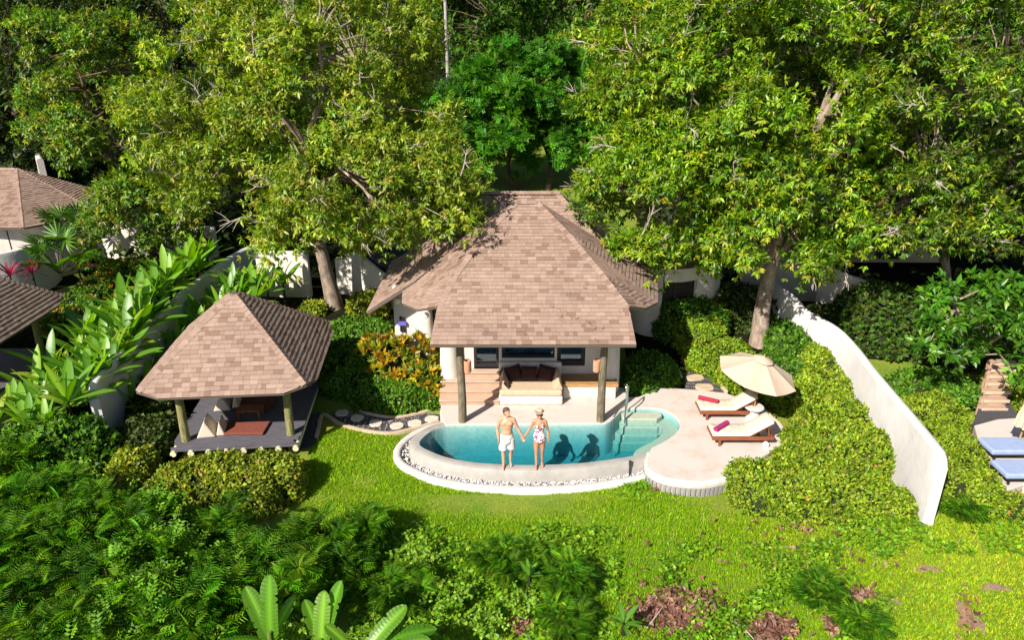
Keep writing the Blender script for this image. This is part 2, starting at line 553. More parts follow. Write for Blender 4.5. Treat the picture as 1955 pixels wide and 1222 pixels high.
def build_ground():
    xs = np.concatenate([np.linspace(-700, -40, 12), np.linspace(-35, 35, 71), np.linspace(40, 700, 12)])
    ys = np.concatenate([np.linspace(-60, 5, 8), np.linspace(6, 60, 55), np.linspace(65, 220, 20), [400, 900]])
    vs, fs = [], []
    for y in ys:
        for x in xs:
            b = .05 * math.sin(x * .9 + y * .5) * math.sin(y * .7) if y < 16 else 0
            vs.append((x, y, ground(x, y) + b - (.05 if y < 16 else 0)))
    n = len(xs)
    for j in range(len(ys) - 1):
        for i in range(n - 1):
            if HX0 - .01 < xs[i] < HX1 - .5 and HY0 - .01 < ys[j] < HY1 - .5: continue
            fs.append((j * n + i, j * n + i + 1, (j + 1) * n + i + 1, (j + 1) * n + i))
    # ring of ground between the rectangle and the basin
    bm = bmesh.new()
    rect = [(x, HY0) for x in range(HX0, HX1)] + [(HX1, y) for y in range(HY0, HY1)] + [(x, HY1) for x in range(HX1, HX0, -1)] + [(HX0, y) for y in range(HY1, HY0, -1)]
    for loop in (rect, [(p.x, p.y) for p in offset(POOL, OUT * .05)]):
        bv = [bm.verts.new((a, b, 0)) for a, b in loop]
        for k in range(len(bv)): bm.edges.new((bv[k], bv[(k + 1) % len(bv)]))
    bmesh.ops.triangle_fill(bm, use_beauty=True, edges=bm.edges[:])
    bm.verts.index_update()
    mb = MB().add(vs, fs)
    mb.add([v.co.copy() for v in bm.verts], [tuple(v.index for v in f.verts) for f in bm.faces])
    bm.free()
    g = obj('ground', mb, 'lawn', smooth=True)
    tag(g, 'lawn and sloping garden ground', kind='structure')
build_ground()

FLOOR_Z = -.62
pool = empty('swimming_pool', P(1000, 850, 0), 'bean shaped blue swimming pool with pale stone rim', 'swimming pool')
def pool_shell():
    n = len(POOL)
    vs = [(p.x, p.y, .42) for p in POOL] + [(p.x, p.y, FLOOR_Z) for p in offset(POOL, -OUT * .06)]
    fs = [(i, (i + 1) % n, n + (i + 1) % n, n + i) for i in range(n)] + [tuple(range(n, 2 * n))]
    obj('basin', MB().add(vs, fs), 'pool_tile', pool, local=False)
pool_shell()
# front rim wall: coping plus outer face, from the left end round to the right lobe
i0, i1 = 17 * 5 + 2, len(POOL) + 2 * 5
rim = [POOL[i % len(POOL)] for i in range(i0, i1 + 6)]
s = OUT
mb = MB().ribbon([Vector((p.x, p.y, 0)) for p in rim], [(s * .004, .424), (s * .10, .432), (s * .24, .43), (s * .29, .39), (s * .34, -.05), (s * .004, -.05)])
obj('rim_wall', mb, 'coping', pool, smooth=True, local=False)
# pebble channel and white kerb outside it
chan = offset(rim, 0)
kerb_line = []
m = len(rim)
for i, p in enumerate(rim):
    t = (rim[min(i + 1, m - 1)] - rim[max(i - 1, 0)]); t.z = 0; t.normalize()
    d = .66 - .10 * (1 - min(1, i / 14))
    kerb_line.append(Vector((p.x, p.y, 0)) + Vector((-t.y, t.x, 0)) * s * d)
mb = MB().ribbon(kerb_line, [(-.10, -.05), (-.10, .14), (-.07, .17), (.07, .17), (.10, .14), (.10, -.05)])
obj('kerb', mb, 'white_stone', pool, smooth=True, local=False)
# pebbles
pp, pc = [], []
for i in range(m - 1):
    t = (rim[i + 1] - rim[i]); L = t.length; t.normalize()
    nn = Vector((-t.y, t.x, 0)) * s
    for k in range(int(L * 340)):
        q = rim[i] + (rim[i + 1] - rim[i]) * random.random() + nn * random.uniform(.32, .57)
        pp.append((q.x, q.y, random.uniform(.04, .10)))
pp = np.array(pp)
n = len(pp)
PEB = ([(-.5, 0, 0), (0, .42, 0), (.5, 0, 0), (0, -.42, 0), (0, 0, .4), (0, 0, -.35)],
       [(0, 4, 1), (1, 4, 2), (2, 4, 3), (3, 4, 0), (0, 1, 5), (1, 2, 5), (2, 3, 5), (3, 0, 5)])
pebc = pal(n, [(.60, .58, .56), (.46, .43, .40), (.2, .18, .2), (.10, .09, .12)], [7, 4, 1.5, 1.3], .15)
o = scatter_mesh('pebbles', *PEB, pp, unit(n), unit(n), rng.uniform(.04, .085, n), pebc, 'stone_bits', pool, org=pool.location)
tag(o, kind='stuff')
# stone spout slab in the channel below the couple
q = P(1050, 915, .1)
obj('overflow_slab', MB().box((q.x, q.y + .02, .08), (.55, .3, .12)), 'coping', pool, bevel=.01, local=False)
# wide steps in the right lobe, descending towards the swimmer
for k, (x0, x1, py, z) in enumerate([(1185, 1262, 787, .36), (1181, 1263, 803, .16), (1172, 1262, 818, -.06), (1168, 1256, 832, -.28)]):
    a, b = P(x0, py, z), P(x1, py, z)
    depth = P(1200, py, z).y
    mb = MB().prism([(a.x + .08, depth - .42), (b.x - .2, depth - .42), (b.x, depth - .2), (b.x, depth + 1.1 - .25 * k), (a.x, depth + 1.1 - .25 * k), (a.x, depth - .3)], FLOOR_Z, z)
    # keep the block inside the basin: its back is limited by the basin's far side
    mb.v = [(v[0], min(v[1], P(1225, 783, .42).y - .03), v[2]) for v in mb.v]
    obj('pool_step', mb, 'step_tile', pool, bevel=.03, local=False)
# curved bench ledge along the right side of the lobe
led = [p for i, p in enumerate(POOL) if 11.5 * 5 <= i <= 17.4 * 5]
mb = MB().ribbon([Vector((p.x, p.y, 0)) for p in led], [(-s * .02, FLOOR_Z), (-s * .02, .19), (-s * .45, .19), (-s * .5, FLOOR_Z)])
obj('ledge', mb, 'step_tile', pool, local=False)
# underwater lamps on the floor
for x, y in ((1003, 824), (1003, 818), (1121, 828), (887, 831)):
    c = P(x, y, FLOOR_Z + .02)
    obj('floor_inlet', MB().lathe((c.x, c.y, FLOOR_Z), [(.10, .0), (.10, .025), (.06, .03)], 14), 'white_plastic', pool, local=False)
# water body
wp = offset(POOL, -OUT * .003)
o = obj('pool_water', MB().prism([(p.x, p.y) for p in wp], FLOOR_Z + .004, .375), 'water')
tag(o, 'clear turquoise water in the swimming pool', kind='structure')

# -------------------------------------------------------------- terrace deck
DZ = .45
far = [POOL[i] for i in range(int(2.6 * 5), int(18 * 5) + 1)]
deck_poly = [Vector(v[:2]) for v in [P(846, 806, DZ)]] + [Vector(p[:2]) for p in offset(POOL, OUT * .004)[int(2.6 * 5):int(18 * 5) + 1]]
FRONT_PX = [(1237, 869), (1234, 885), (1239, 897), (1262, 910), (1300, 918), (1345, 920), (1390, 912)]
front = smooth_line([P(x, y, DZ) for x, y in FRONT_PX], 5)
rest = [P(x, y, DZ) for x, y in [(1420, 900), (1460, 870), (1513, 838), (1490, 806), (1460, 780), (1420, 762), (1385, 750), (1330, 744), (1260, 739)]]
back = [Vector((4.0, 20.55)), Vector((3.7, 20.55)), Vector((3.7, 21.2)), Vector((-2.2, 21.2)), Vector((-2.2, 19.6))]
deck_poly += [Vector(v[:2]) for v in front + rest] + back
deck = obj('pool_terrace', MB().prism(deck_poly, .0, DZ), 'terrace', bevel=.03)
tag(deck, 'pale pinkish stone terrace round the pool', kind='structure')
fl = [Vector((p.x, p.y, 0)) for p in front]
sg = 1 if (front[10] - Vector((5.4, 19, DZ))).dot(Vector((-(front[11] - front[9]).y, (front[11] - front[9]).x, 0))) > 0 else -1
obj('terrace_rim', MB().ribbon(fl, [(-sg * .05, .452), (-sg * .05, .25), (sg * .04, .25), (sg * .05, .28), (sg * .05, .43), (sg * .02, .458)]), 'white_stone', deck, smooth=True)
acc = 0
pl = MB().box((0, 0, .11), (.10, .03, .27))
plm = bpy.data.meshes.new('board'); plm.from_pydata(pl.v, [], pl.f); plm.materials.append(mat('weathered_board', (.30, .28, .28), .85, (.20, .18, .18), 5, .3, 40, stretch=(6, 6, .6)))
for i in range(len(fl) - 1):
    a, b = fl[i], fl[i + 1]
    acc += (b - a).length
    while acc > .125:
        acc -= .125
        o = link('board', plm, None, deck)
        t = (b - a).normalized()
        o.location = b - t * acc + Vector((-t.y, t.x, 0)) * sg * .022
        o.rotation_euler = (0, 0, math.atan2(t.y, t.x))
# steps up to the villa door, in front of the left half
def px_x(px, Y, z):
    dep = Y * math.cos(PITCH) + (CAM_Z - z) * math.sin(PITCH)
    return (px - 977.5) * dep / F_PX
mat('steps_riser', (.44, .29, .20), .7, (.37, .23, .15), 3, .1, 50)
st = empty('veranda_steps', (-1.3, 20, DZ), 'four broad tan timber steps rising to the villa door', 'steps')
for k in range(4):
    z1 = DZ + .175 * (k + 1)
    y0 = 20.0 + .3 * k
    obj('riser', MB().box((-1.32, (y0 + 21.15) / 2, z1 - .1075), (1.84, 21.15 - y0 - .002 * k, .131)), 'steps_riser', st, local=False)
    obj('tread', MB().box((-1.32, (y0 + 21.15) / 2 - .02, z1 - .02), (1.88, 21.15 - y0 + .04 - .002 * k, .04)), 'steps_wood', st, bevel=.008, local=False)

# -------------------------------------------------------------- left gravel path
def band(name, upper, lower, z, mname, label):
    U = smooth_line([P(x, y, z) for x, y in upper], 5)
    L = smooth_line([P(x, y, z) for x, y in lower], 5)
    o = obj(name, MB().prism([Vector(v[:2]) for v in U + L[::-1]], -.06, z), mname)
    tag(o, label, kind='structure')
    return o, U, L
UP = [(575, 736), (600, 744), (625, 754), (668, 777), (707, 792), (756, 798), (809, 788), (846, 774)]
LO = [(560, 858), (596, 850), (607, 826), (617, 793), (648, 810), (691, 823), (743, 829), (786, 821), (838, 806)]
mat('gravel', (.10, .09, .095), .9, (.03, .027, .03), 60, .9, 70)
path, U, L = band('gravel_path', UP, LO, .03, 'gravel', 'dark gravel path curving from the pavilion to the pool')
for line in (U, L[8:]):
    obj('kerb', MB().ribbon([Vector((p.x, p.y, 0)) for p in line], [(-.05, -.04), (-.05, .09), (.05, .09), (.05, -.04)]), 'path_tan', path, bevel=.015)
def stone_shape(w, d, seed):
    r = random.Random(seed)
    pts = []
    for k in range(16):
        a = 2 * PI * k / 16
        q = (abs(math.cos(a)) ** 3.2 + abs(math.sin(a)) ** 3.2) ** (-1 / 3.2) * (1 + r.uniform(-.06, .06))
        pts.append((q * w * math.cos(a), q * d * math.sin(a)))
    return pts
def stones(parent, spots, z, w, d, mname='step_stone'):
    for k, (x, y) in enumerate(spots):
        c = P(x, y, z)
        o = obj('stepping_stone', MB().prism(stone_shape(w, d, k + int(x)), -.08, .0), mname, parent, bevel=.015)
        o.location = (c.x, c.y, z)
        o.rotation_euler = (0, 0, random.uniform(-.35, .35))
stones(path, [(608, 757), (627, 769.5), (653, 787.5), (682, 797), (717, 807), (757.6, 812), (791.7, 807), (824.4, 799)], .075, .20, .19)
# white gravel grains on the path
g2 = []
for i in range(2600):
    k = random.randrange(len(U) - 1); t = random.random()
    a = U[k].lerp(U[k + 1], t)
    kk = min(len(L) - 2, int(8 + (len(L) - 9) * (k + t) / len(U)))
    b = L[kk]
    q = a.lerp(b, random.random()); g2.append((q.x, q.y, .035))
g2 = np.array(g2); n = len(g2)
tag(scatter_mesh('gravel', *PEB, g2, unit(n), unit(n), rng.uniform(.03, .07, n), pal(n, [(.16, .15, .15), (.05, .045, .05), (.3, .27, .25)], [4, 5, 2]), 'stone_bits', path), kind='stuff')

# -------------------------------------------------------------- right stepping stone path
UP2 = [(1232, 640), (1282, 658), (1318, 684), (1348, 705), (1387, 751)]
LO2 = [(1196, 652), (1250, 668), (1282, 690), (1300, 715), (1308, 742)]
path2, U2, L2 = band('stone_path', UP2, LO2, .44, 'gravel', 'gravel path with tan stepping stones beside the villa')
obj('kerb', MB().ribbon([Vector((p.x, p.y, 0)) for p in U2], [(-.05, .1), (-.05, .53), (.05, .53), (.05, .1)]), 'path_tan', path2, bevel=.015)
stones(path2, [(1214, 648), (1238, 652), (1262, 663), (1291, 681), (1313, 700), (1327, 720), (1345, 738)], .49, .30, .20, 'path_tan')
g2 = []
for i in range(1500):
    k = random.randrange(len(U2) - 1); q = U2[k].lerp(L2[min(k, len(L2) - 1)], random.random()); g2.append((q.x, q.y, .447))
g2 = np.array(g2); n = len(g2)
tag(scatter_mesh('gravel', *PEB, g2, unit(n), unit(n), rng.uniform(.03, .06, n), pal(n, [(.2, .17, .14), (.08, .07, .06), (.35, .3, .26)], [4, 4, 2]), 'stone_bits', path2), kind='stuff')
# tan path of the left neighbour
o = obj('sandy_path', MB().prism([Vector(P(x, y, .5)[:2]) for x, y in [(0, 690), (60, 650), (150, 612), (185, 625), (120, 665), (60, 730), (0, 760)]], .0, .5), 'path_tan', bevel=.02)
tag(o, 'sandy path beside the left pavilion', kind='structure')

# dark leaf-strewn floor under the trees
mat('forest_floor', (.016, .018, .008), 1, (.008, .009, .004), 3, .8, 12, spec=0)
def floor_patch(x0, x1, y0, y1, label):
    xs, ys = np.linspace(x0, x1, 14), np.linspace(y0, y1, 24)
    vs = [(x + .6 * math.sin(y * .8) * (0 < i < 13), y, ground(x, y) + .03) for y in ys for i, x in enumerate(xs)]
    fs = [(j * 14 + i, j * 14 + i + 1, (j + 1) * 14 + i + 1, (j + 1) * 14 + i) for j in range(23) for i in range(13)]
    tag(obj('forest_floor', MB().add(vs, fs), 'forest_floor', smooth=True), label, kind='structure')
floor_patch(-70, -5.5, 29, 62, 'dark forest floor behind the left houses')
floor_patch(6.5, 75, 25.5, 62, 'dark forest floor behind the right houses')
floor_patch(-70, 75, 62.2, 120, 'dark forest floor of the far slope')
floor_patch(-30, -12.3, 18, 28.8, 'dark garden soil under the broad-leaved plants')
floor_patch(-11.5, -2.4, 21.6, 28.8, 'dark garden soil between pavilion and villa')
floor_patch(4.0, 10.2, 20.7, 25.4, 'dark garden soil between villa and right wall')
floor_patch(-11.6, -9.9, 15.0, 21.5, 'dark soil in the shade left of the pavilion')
# ================================================================ shingled roofs
TONES = [(.262, .178, .140), (.282, .194, .154), (.243, .163, .127), (.195, .125, .095), (.302, .211, .170)]
TW = [6, 5, 4, 2.6, 2]
WID = [.12, .17, .22, .27]
EXPO = .135
_sh_cache = {}
def shingle_me(w, tone):
    k = (w, tone)
    if k not in _sh_cache:
        e = EXPO * 1.18
        v = [(.002, 0, .004), (w - .002, 0, .004), (w - .002, 0, .030), (.002, 0, .030), (.002, e, .006), (w - .002, e, .006)]
        f = [(0, 1, 2, 3), (3, 2, 5, 4), (0, 3, 4), (1, 5, 2)]
        me = bpy.data.meshes.new('shingle')
        me.from_pydata(v, [], f)
        at = me.color_attributes.new('col', 'FLOAT_COLOR', 'POINT')
        at.data.foreach_set('color', np.tile(np.array(list(TONES[tone]) + [1.0], np.float32), len(v)))
        me.materials.append(MATS['shingle'])
        _sh_cache[k] = me
    return _sh_cache[k]
def interval(poly, v):
    xs = []
    n = len(poly)
    for i in range(n):
        (x0, y0), (x1, y1) = poly[i], poly[(i + 1) % n]
        if abs(y1 - y0) < 1e-9:
            if abs(v - y0) < 1e-6: xs += [x0, x1]
            continue
        t = (v - y0) / (y1 - y0)
        if -1e-9 <= t <= 1 + 1e-9:
            xs.append(x0 + t * (x1 - x0))
    return (min(xs), max(xs)) if len(xs) >= 2 else None
def roof(parent, facets, hips, singles, thick=.07, cap_w=.15, seed=3, eye=None):
    """facets: 3D polygons in the parent's own coordinates, first edge = eave. Returns the roof part."""
    r = random.Random(seed)
    eye = Vector((0, 0, CAM_Z)) if eye is None else eye
    mb = MB()
    single_c, joined = [], MB()
    jc = []
    for poly in facets:
        p = [Vector(q) for q in poly]
        n = Vector((0, 0, 0))
        for i in range(len(p)):
            n += (p[i] - p[0]).cross(p[(i + 1) % len(p)] - p[0])
        n.normalize()
        if n.z < 0: n = -n
        u = (p[1] - p[0]).normalized()
        v = n.cross(u).normalized()
        cen = sum(p, Vector()) / len(p)
        if v.dot(cen - p[0]) < 0:
            v = -v; u = -u
        # now u x v should be n
        if u.cross(v).dot(n) < 0: u = -u
        o = p[0]
        q2 = [((q - o).dot(u), (q - o).dot(v)) for q in p]
        # roof board
        k = len(p)
        lo = [q - Vector((0, 0, thick)) for q in p]
        fs = [tuple(range(k)), tuple(range(2 * k - 1, k - 1, -1))] + [(i, (i + 1) % k, k + (i + 1) % k, k + i) for i in range(k)]
        mb.add([q - n * .004 for q in p] + lo, fs)
        vmin, vmax = min(q[1] for q in q2), max(q[1] for q in q2)
        rows = int((vmax - vmin) / EXPO)
        for j in range(rows + 1):
            v0 = vmin + j * EXPO - (.02 if j == 0 else 0)
            v1 = min(v0 + EXPO * 1.18, vmax)
            a0, a1 = interval(q2, max(v0, vmin + 1e-4)), interval(q2, v1 - 1e-4)
            if a0 is None or a1 is None: continue
            x = min(a0[0], a1[0]) - r.uniform(0, .3)
            end = max(a0[1], a1[1])
            while x < end:
                w = r.choice(WID)
                tone = r.choices(range(5), TW)[0]
                b0, b1 = max(x, a0[0]), min(x + w, a0[1])
                c0, c1 = max(x, a1[0]), min(x + w, a1[1])
                full = b0 == x and b1 == x + w and c0 == x and c1 == x + w and v1 - v0 > EXPO * 1.17
                hh = r.uniform(-.004, .004)
                W = o + u * x + v * v0 + n * hh
                if full:
                    fac = abs(n.dot((eye - W).normalized()))
                    single_c.append(((eye - W).length / (fac + .05) / w, W, u.copy(), v.copy(), n.copy(), w, tone))
                elif b1 - b0 > .02 or c1 - c0 > .02:
                    if b1 <= b0: b0 = b1 = max(min((b0 + b1) / 2, a0[1]), a0[0])
                    if c1 <= c0: c0 = c1 = max(min((c0 + c1) / 2, a1[1]), a1[0])
                    def T(s, t, h): return o + u * s + v * t + n * (h + hh)
                    vs = [T(b0, v0, .004), T(b1, v0, .004), T(b1, v0, .030), T(b0, v0, .030), T(c0, v1, .006), T(c1, v1, .006)]
                    joined.add(vs, [(0, 1, 2, 3), (3, 2, 5, 4), (0, 3, 4), (1, 5, 2)])
                    jc += [TONES[tone]] * 6
                x += w
    ro = obj('roof', mb, 'roof_under', parent)
    single_c.sort(key=lambda t: t[0])
    for i, (_, W, u, v, n, w, tone) in enumerate(single_c):
        if i < singles:
            so = link('shingle', shingle_me(w, tone), None, ro)
            M = Matrix((u, v, n)).transposed().to_4x4()
            M.translation = W
            so.matrix_basis = M
        else:
            e = EXPO * 1.18
            loc = [(.002, 0, .004), (w - .002, 0, .004), (w - .002, 0, .030), (.002, 0, .030), (.002, e, .006), (w - .002, e, .006)]
            joined.add([W + u * a + v * b + n * c for a, b, c in loc], [(0, 1, 2, 3), (3, 2, 5, 4), (0, 3, 4), (1, 5, 2)])
            jc += [TONES[tone]] * 6
    # hip and ridge caps
    for a, b, n1 in hips:
        a, b = Vector(a), Vector(b)
        n1 = Vector(n1).normalized()
        d = (b - a); L = d.length; d.normalize()
        sd = n1.cross(d).normalized()
        nn = d.cross(sd)
        if nn.z < 0: nn = -nn
        for k in range(int(L / .15)):
            c = a + d * (.15 * k + .02)
            e = c + d * .2
            tone = TONES[r.choices(range(5), TW)[0]]
            joined.add([c - sd * cap_w - nn * .035, c + nn * .045, c + sd * cap_w - nn * .035, e - sd * cap_w - nn * .05, e + nn * .028, e + sd * cap_w - nn * .05],
                       [(0, 1, 4, 3), (1, 2, 5, 4), (0, 2, 1)])
            jc += [tone] * 6
    me = bpy.data.meshes.new('shingles')
    me.from_pydata([tuple(q) for q in joined.v], [], joined.f)
    at = me.color_attributes.new('col', 'FLOAT_COLOR', 'POINT')
    at.data.foreach_set('color', np.array([list(c) + [1.0] for c in jc], np.float32).reshape(-1))
    so = link('shingles', me, 'shingle', ro)
    tag(so, kind='stuff')
    return ro

# ================================================================ villa
villa = empty('villa', (0.6, 21.5, 0), 'cream plastered villa with brown shingled hip roof and veranda behind the pool', 'villa')
VO = villa.location.copy()
def loc(*pts): return [Vector(p) - VO for p in pts]
kf = .65
El, Er = Vector((-2.26, 18.4, 3.25)), Vector((3.42, 18.4, 3.25))
Hl, Hr = Vector((-2.13, 19.48, 3.952)), Vector((3.33, 19.48, 3.952))
Rl, Rr = Vector((.12, 22.91, 6.18)), Vector((.82, 22.91, 6.18))
C1, C2 = P(798, 591, 3.74), P(769, 579, 3.62)
D1, D2 = P(1232, 588, 3.74), P(1254, 577, 3.62)
K1, K2 = Vector((-3.5, 22.6, 3.7)), Vector((4.75, 22.8, 3.7))
B1, B2 = Vector((-1.2, 24.6, 4.9)), Vector((2.2, 24.6, 4.9))
L1, L2 = P(701, 594, 3.0), Vector((-4.5, 26.6, 3.0))
L1.x = L2.x = -4.55
def wz(x): return 3.0 + (x + 4.55) * .655
Wf = Vector((-3.0, L1.y, wz(-3.0))); Wt = Vector((-.35, 22.95, wz(-.35))); Wb = Vector((-.35, 25.2, wz(-.35)))
RRl, RRr = Vector((-2.3, 25.2, 5.97)), Vector((1.6, 25.2, 5.97))
Q1, Q2, Q3, Q4 = Vector((-2.9, 22.6, 3.25)), Vector((4.3, 22.6, 3.25)), Vector((4.3, 27.8, 3.25)), Vector((-2.9, 27.8, 3.25))
def FP(px, py):                                  # a pixel on the front roof plane
    d = ray(px, py)
    t = (3.25 - .65 * 18.4 - CAM_Z) / (d.z - .65 * d.y)
    return Vector((d.x * t, d.y * t, CAM_Z + d.z * t))
M1l, M2l, M1r, M2r = FP(921, 449), FP(866, 526), FP(1087, 446), FP(1153, 524)
facets = [[El, Er, Hr, M2r, M1r, Rr, Rl, M1l, M2l, Hl], [C1, Hl, M2l], [C2, C1, M2l], [C2, M2l, M1l], [K1, C2, M1l], [K1, M1l, Rl],
          [Hr, D1, M2r], [D1, D2, M2r], [M2r, D2, M1r], [D2, K2, M1r], [M1r, K2, Rr],
          [L2, L1, Wf, Wt, Wb], [K1, B1, Rl], [K2, B2, Rr],
          [Vector((-4.55, 22.6, 3.45)), Q2, RRr, RRl], [Q2, Q3, RRr], [Q4, Q1, RRl], [Q3, Q4, RRl, RRr]]
facets[14] = [Q1, Q2, RRr, RRl]
facets = [[q - VO for q in f] for f in facets]
hips = [(Hl - VO, M2l - VO, (-.4, -.4, .8)), (M2l - VO, M1l - VO, (-.45, -.35, .8)), (M1l - VO, Rl - VO, (-.4, -.3, .85)),
        (Hr - VO, M2r - VO, (.4, -.4, .8)), (M2r - VO, M1r - VO, (.45, -.35, .8)), (M1r - VO, Rr - VO, (.4, -.3, .85)), (Rl - VO, Rr - VO, (0, 0, 1)),
        (Q2 - VO, RRr - VO, (.4, -.4, .8)), (Q3 - VO, RRr - VO, (.4, .4, .8)), (RRl - VO, RRr - VO, (0, 0, 1)), (Wt - VO, Wb - VO, (-.2, 0, 1))]
vroof = roof(villa, facets, hips, 300)
fm = MB()
fm.tube([El - VO + Vector((0, .03, -.06)), Er - VO + Vector((0, .03, -.06))], .05, 6)
fm.tube([L1 - VO + Vector((0, .03, -.09)), Wf - VO + Vector((0, .03, -.09))], .05, 6)
obj('fascia', fm, 'roof_under', vroof)
# veranda posts with terracotta lamps on their inner sides
for s_, (x, y) in ((1, (-1.47, 19.02)), (-1, (2.64, 19.05))):
    pth = [(x, y, DZ - .02), (x + .01 * s_, y, 1.2), (x - .012, y, 2.2), (x - .02 * s_, y, 3.45)]
    post = obj('veranda_post', MB().tube([Vector(p) - VO for p in pth], [.125, .118, .11, .10], 12), 'post_wood', villa, smooth=True)
    lx = x + s_ * .19
    lamp = MB().lathe(Vector((lx, y, 2.10)) - VO, [(.10, 0), (.11, .02), (.11, .36), (.085, .36), (.085, .04)], 14, cap=False)
    obj('wall_lamp', lamp, 'terracotta', post, smooth=True)
# plaster walls of the veranda front
WY = 21.2
def vbox(name, x0, x1, y0, y1, z0, z1, m, parent=villa, bevel=.0):
    return obj(name, MB().box(Vector(((x0 + x1) / 2, (y0 + y1) / 2, (z0 + z1) / 2)) - VO, (x1 - x0, y1 - y0, z1 - z0)), m, parent, bevel=bevel)
front = MB()
def fb(x0, x1, z0, z1, y0=WY, y1=WY + .22):
    front.box(Vector(((x0 + x1) / 2, (y0 + y1) / 2, (z0 + z1) / 2)) - VO, (x1 - x0, y1 - y0, z1 - z0))
fb(-2.15, -1.22, .45, 3.9)
fb(-.42, -.33, .45, 3.9)
fb(-.33, 1.36, .45, 1.50)
fb(1.36, 1.44, .45, 3.9)
fb(1.44, 2.34, .45, 1.22)
fb(2.34, 3.4, .45, 3.9)
fb(-1.22, -.42, 3.25, 3.9)
fb(-.33, 1.36, 3.25, 3.9)
fb(1.44, 2.34, 3.25, 3.9)
obj('front_wall', front, 'stucco', villa)
# rounded corner piers
for x in (-1.98, 3.12):
    obj('corner_pier', MB().lathe(Vector((x, WY - .12, 0)) - VO, [(.34, .45), (.33, 1.0), (.29, 2.0), (.28, 3.6)], 18), 'stucco', villa, smooth=True)
# side and rear walls
sw = MB()
sw.box(Vector((-2.1, 22.9, 2.1)) - VO, (.2, 3.0, 3.3)); sw.box(Vector((3.35, 22.9, 2.1)) - VO, (.2, 3.0, 3.3))
obj('side_wall', sw, 'stucco', villa)
vbox('rear_block', -3.6, 3.2, 24.4, 27.2, .4, 3.5, 'stucco')
# left wing: plaster bay with a dark slab standing for a shaded recess, lamp and hanging ornament
lw = MB().box(Vector((-3.3, 22.4, 1.9)) - VO, (1.15, .3, 3.3))
obj('wing_wall', lw, 'stucco_cool', villa, bevel=.05)
obj('wing_pier', MB().lathe(Vector((-2.80, 22.25, .3)) - VO, [(.2, 0), (.2, 3.2)], 14), 'stucco', villa, smooth=True)
vbox('wing_recess_shade', -2.6, -2.2, 22.3, 22.5, .5, 3.6, 'dark_frame')  # solid slab; the recess's shade is put into its colour
c = PY(758, 574, 22.2)
obj('round_lamp', MB().ell(c - VO, (.12, .06, .12)), 'white_plastic', villa, smooth=True)
c = PY(813, 602, 21.6)
obj('round_lamp', MB().ell(c - VO, (.11, .06, .1)), 'white_plastic', villa, smooth=True)
c = PY(768, 618, 22.2)
vo = obj('hanging_ornament', MB().tube([c - VO + Vector((-.05, 0, -.28)), c - VO + Vector((-.05, 0, .25))], .035, 8).tube([c - VO + Vector((.05, 0, -.3)), c - VO + Vector((.05, 0, .22))], .035, 8), 'dark_frame', villa)
obj('ornament_band', MB().box(c - VO + Vector((0, -.03, 0)), (.26, .06, .10)).box(c - VO + Vector((.02, -.03, .07)), (.2, .05, .04)), 'violet', vo)
# doors and window: frame, pane
def opening(name, x0, x1, z0, z1, fw=.10, sill=False):
    f = MB()
    y = WY + .08
    f.box(Vector((x0 + fw / 2, y, (z0 + z1) / 2)) - VO, (fw, .12, z1 - z0)); f.box(Vector((x1 - fw / 2, y, (z0 + z1) / 2)) - VO, (fw, .12, z1 - z0))
    f.box(Vector(((x0 + x1) / 2, y, z0 + fw * .7)) - VO, (x1 - x0 - 2 * fw, .116, fw * 1.4)); f.box(Vector(((x0 + x1) / 2, y, z1 - fw / 2)) - VO, (x1 - x0 - 2 * fw, .116, fw))
    fo = obj(name, f, 'dark_frame', villa)
    obj('pane', MB().box(Vector(((x0 + x1) / 2, y + .03, (z0 + z1) / 2)) - VO, (x1 - x0 - 2 * fw + .01, .012, z1 - z0 - fw)), 'window_glass', fo)
    return fo
d1 = opening('glass_door', -1.22, -.42, 1.16, 3.25, .09)
obj('handle', MB().tube([Vector((-.49, WY - .0, 1.95)) - VO, Vector((-.49, WY - .0, 2.35)) - VO], .015, 6), 'steel', d1)
opening('window', -.33, 1.36, 1.50, 3.25, .05)
d2 = opening('glass_door', 1.44, 2.34, 1.22, 3.25, .12)
# the dim room behind the glass
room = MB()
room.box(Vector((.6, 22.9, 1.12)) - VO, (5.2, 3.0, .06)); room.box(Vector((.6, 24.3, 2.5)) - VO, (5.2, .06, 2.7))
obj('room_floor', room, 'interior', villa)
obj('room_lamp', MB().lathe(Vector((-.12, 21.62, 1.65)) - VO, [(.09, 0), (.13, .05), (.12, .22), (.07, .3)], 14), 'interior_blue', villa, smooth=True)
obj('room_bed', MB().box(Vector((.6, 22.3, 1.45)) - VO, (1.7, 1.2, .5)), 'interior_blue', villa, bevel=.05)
# door mat platform at the top of the steps is part of the steps; wooden ledge bench right of the daybed
bench = empty('ledge_bench', (2.45, 20.75, DZ), 'white plaster ledge with wooden top between daybed and right post', 'bench')
obj('base', MB().box((2.44, 20.78, .655), (1.66, .72, .41)), 'stucco', bench, bevel=.03, local=False)
for k in range(4):
    obj('plank', MB().box((2.46, 20.50 + .185 * k, .91), (1.74, .178, .10)), 'bench_wood', bench, bevel=.008, local=False)
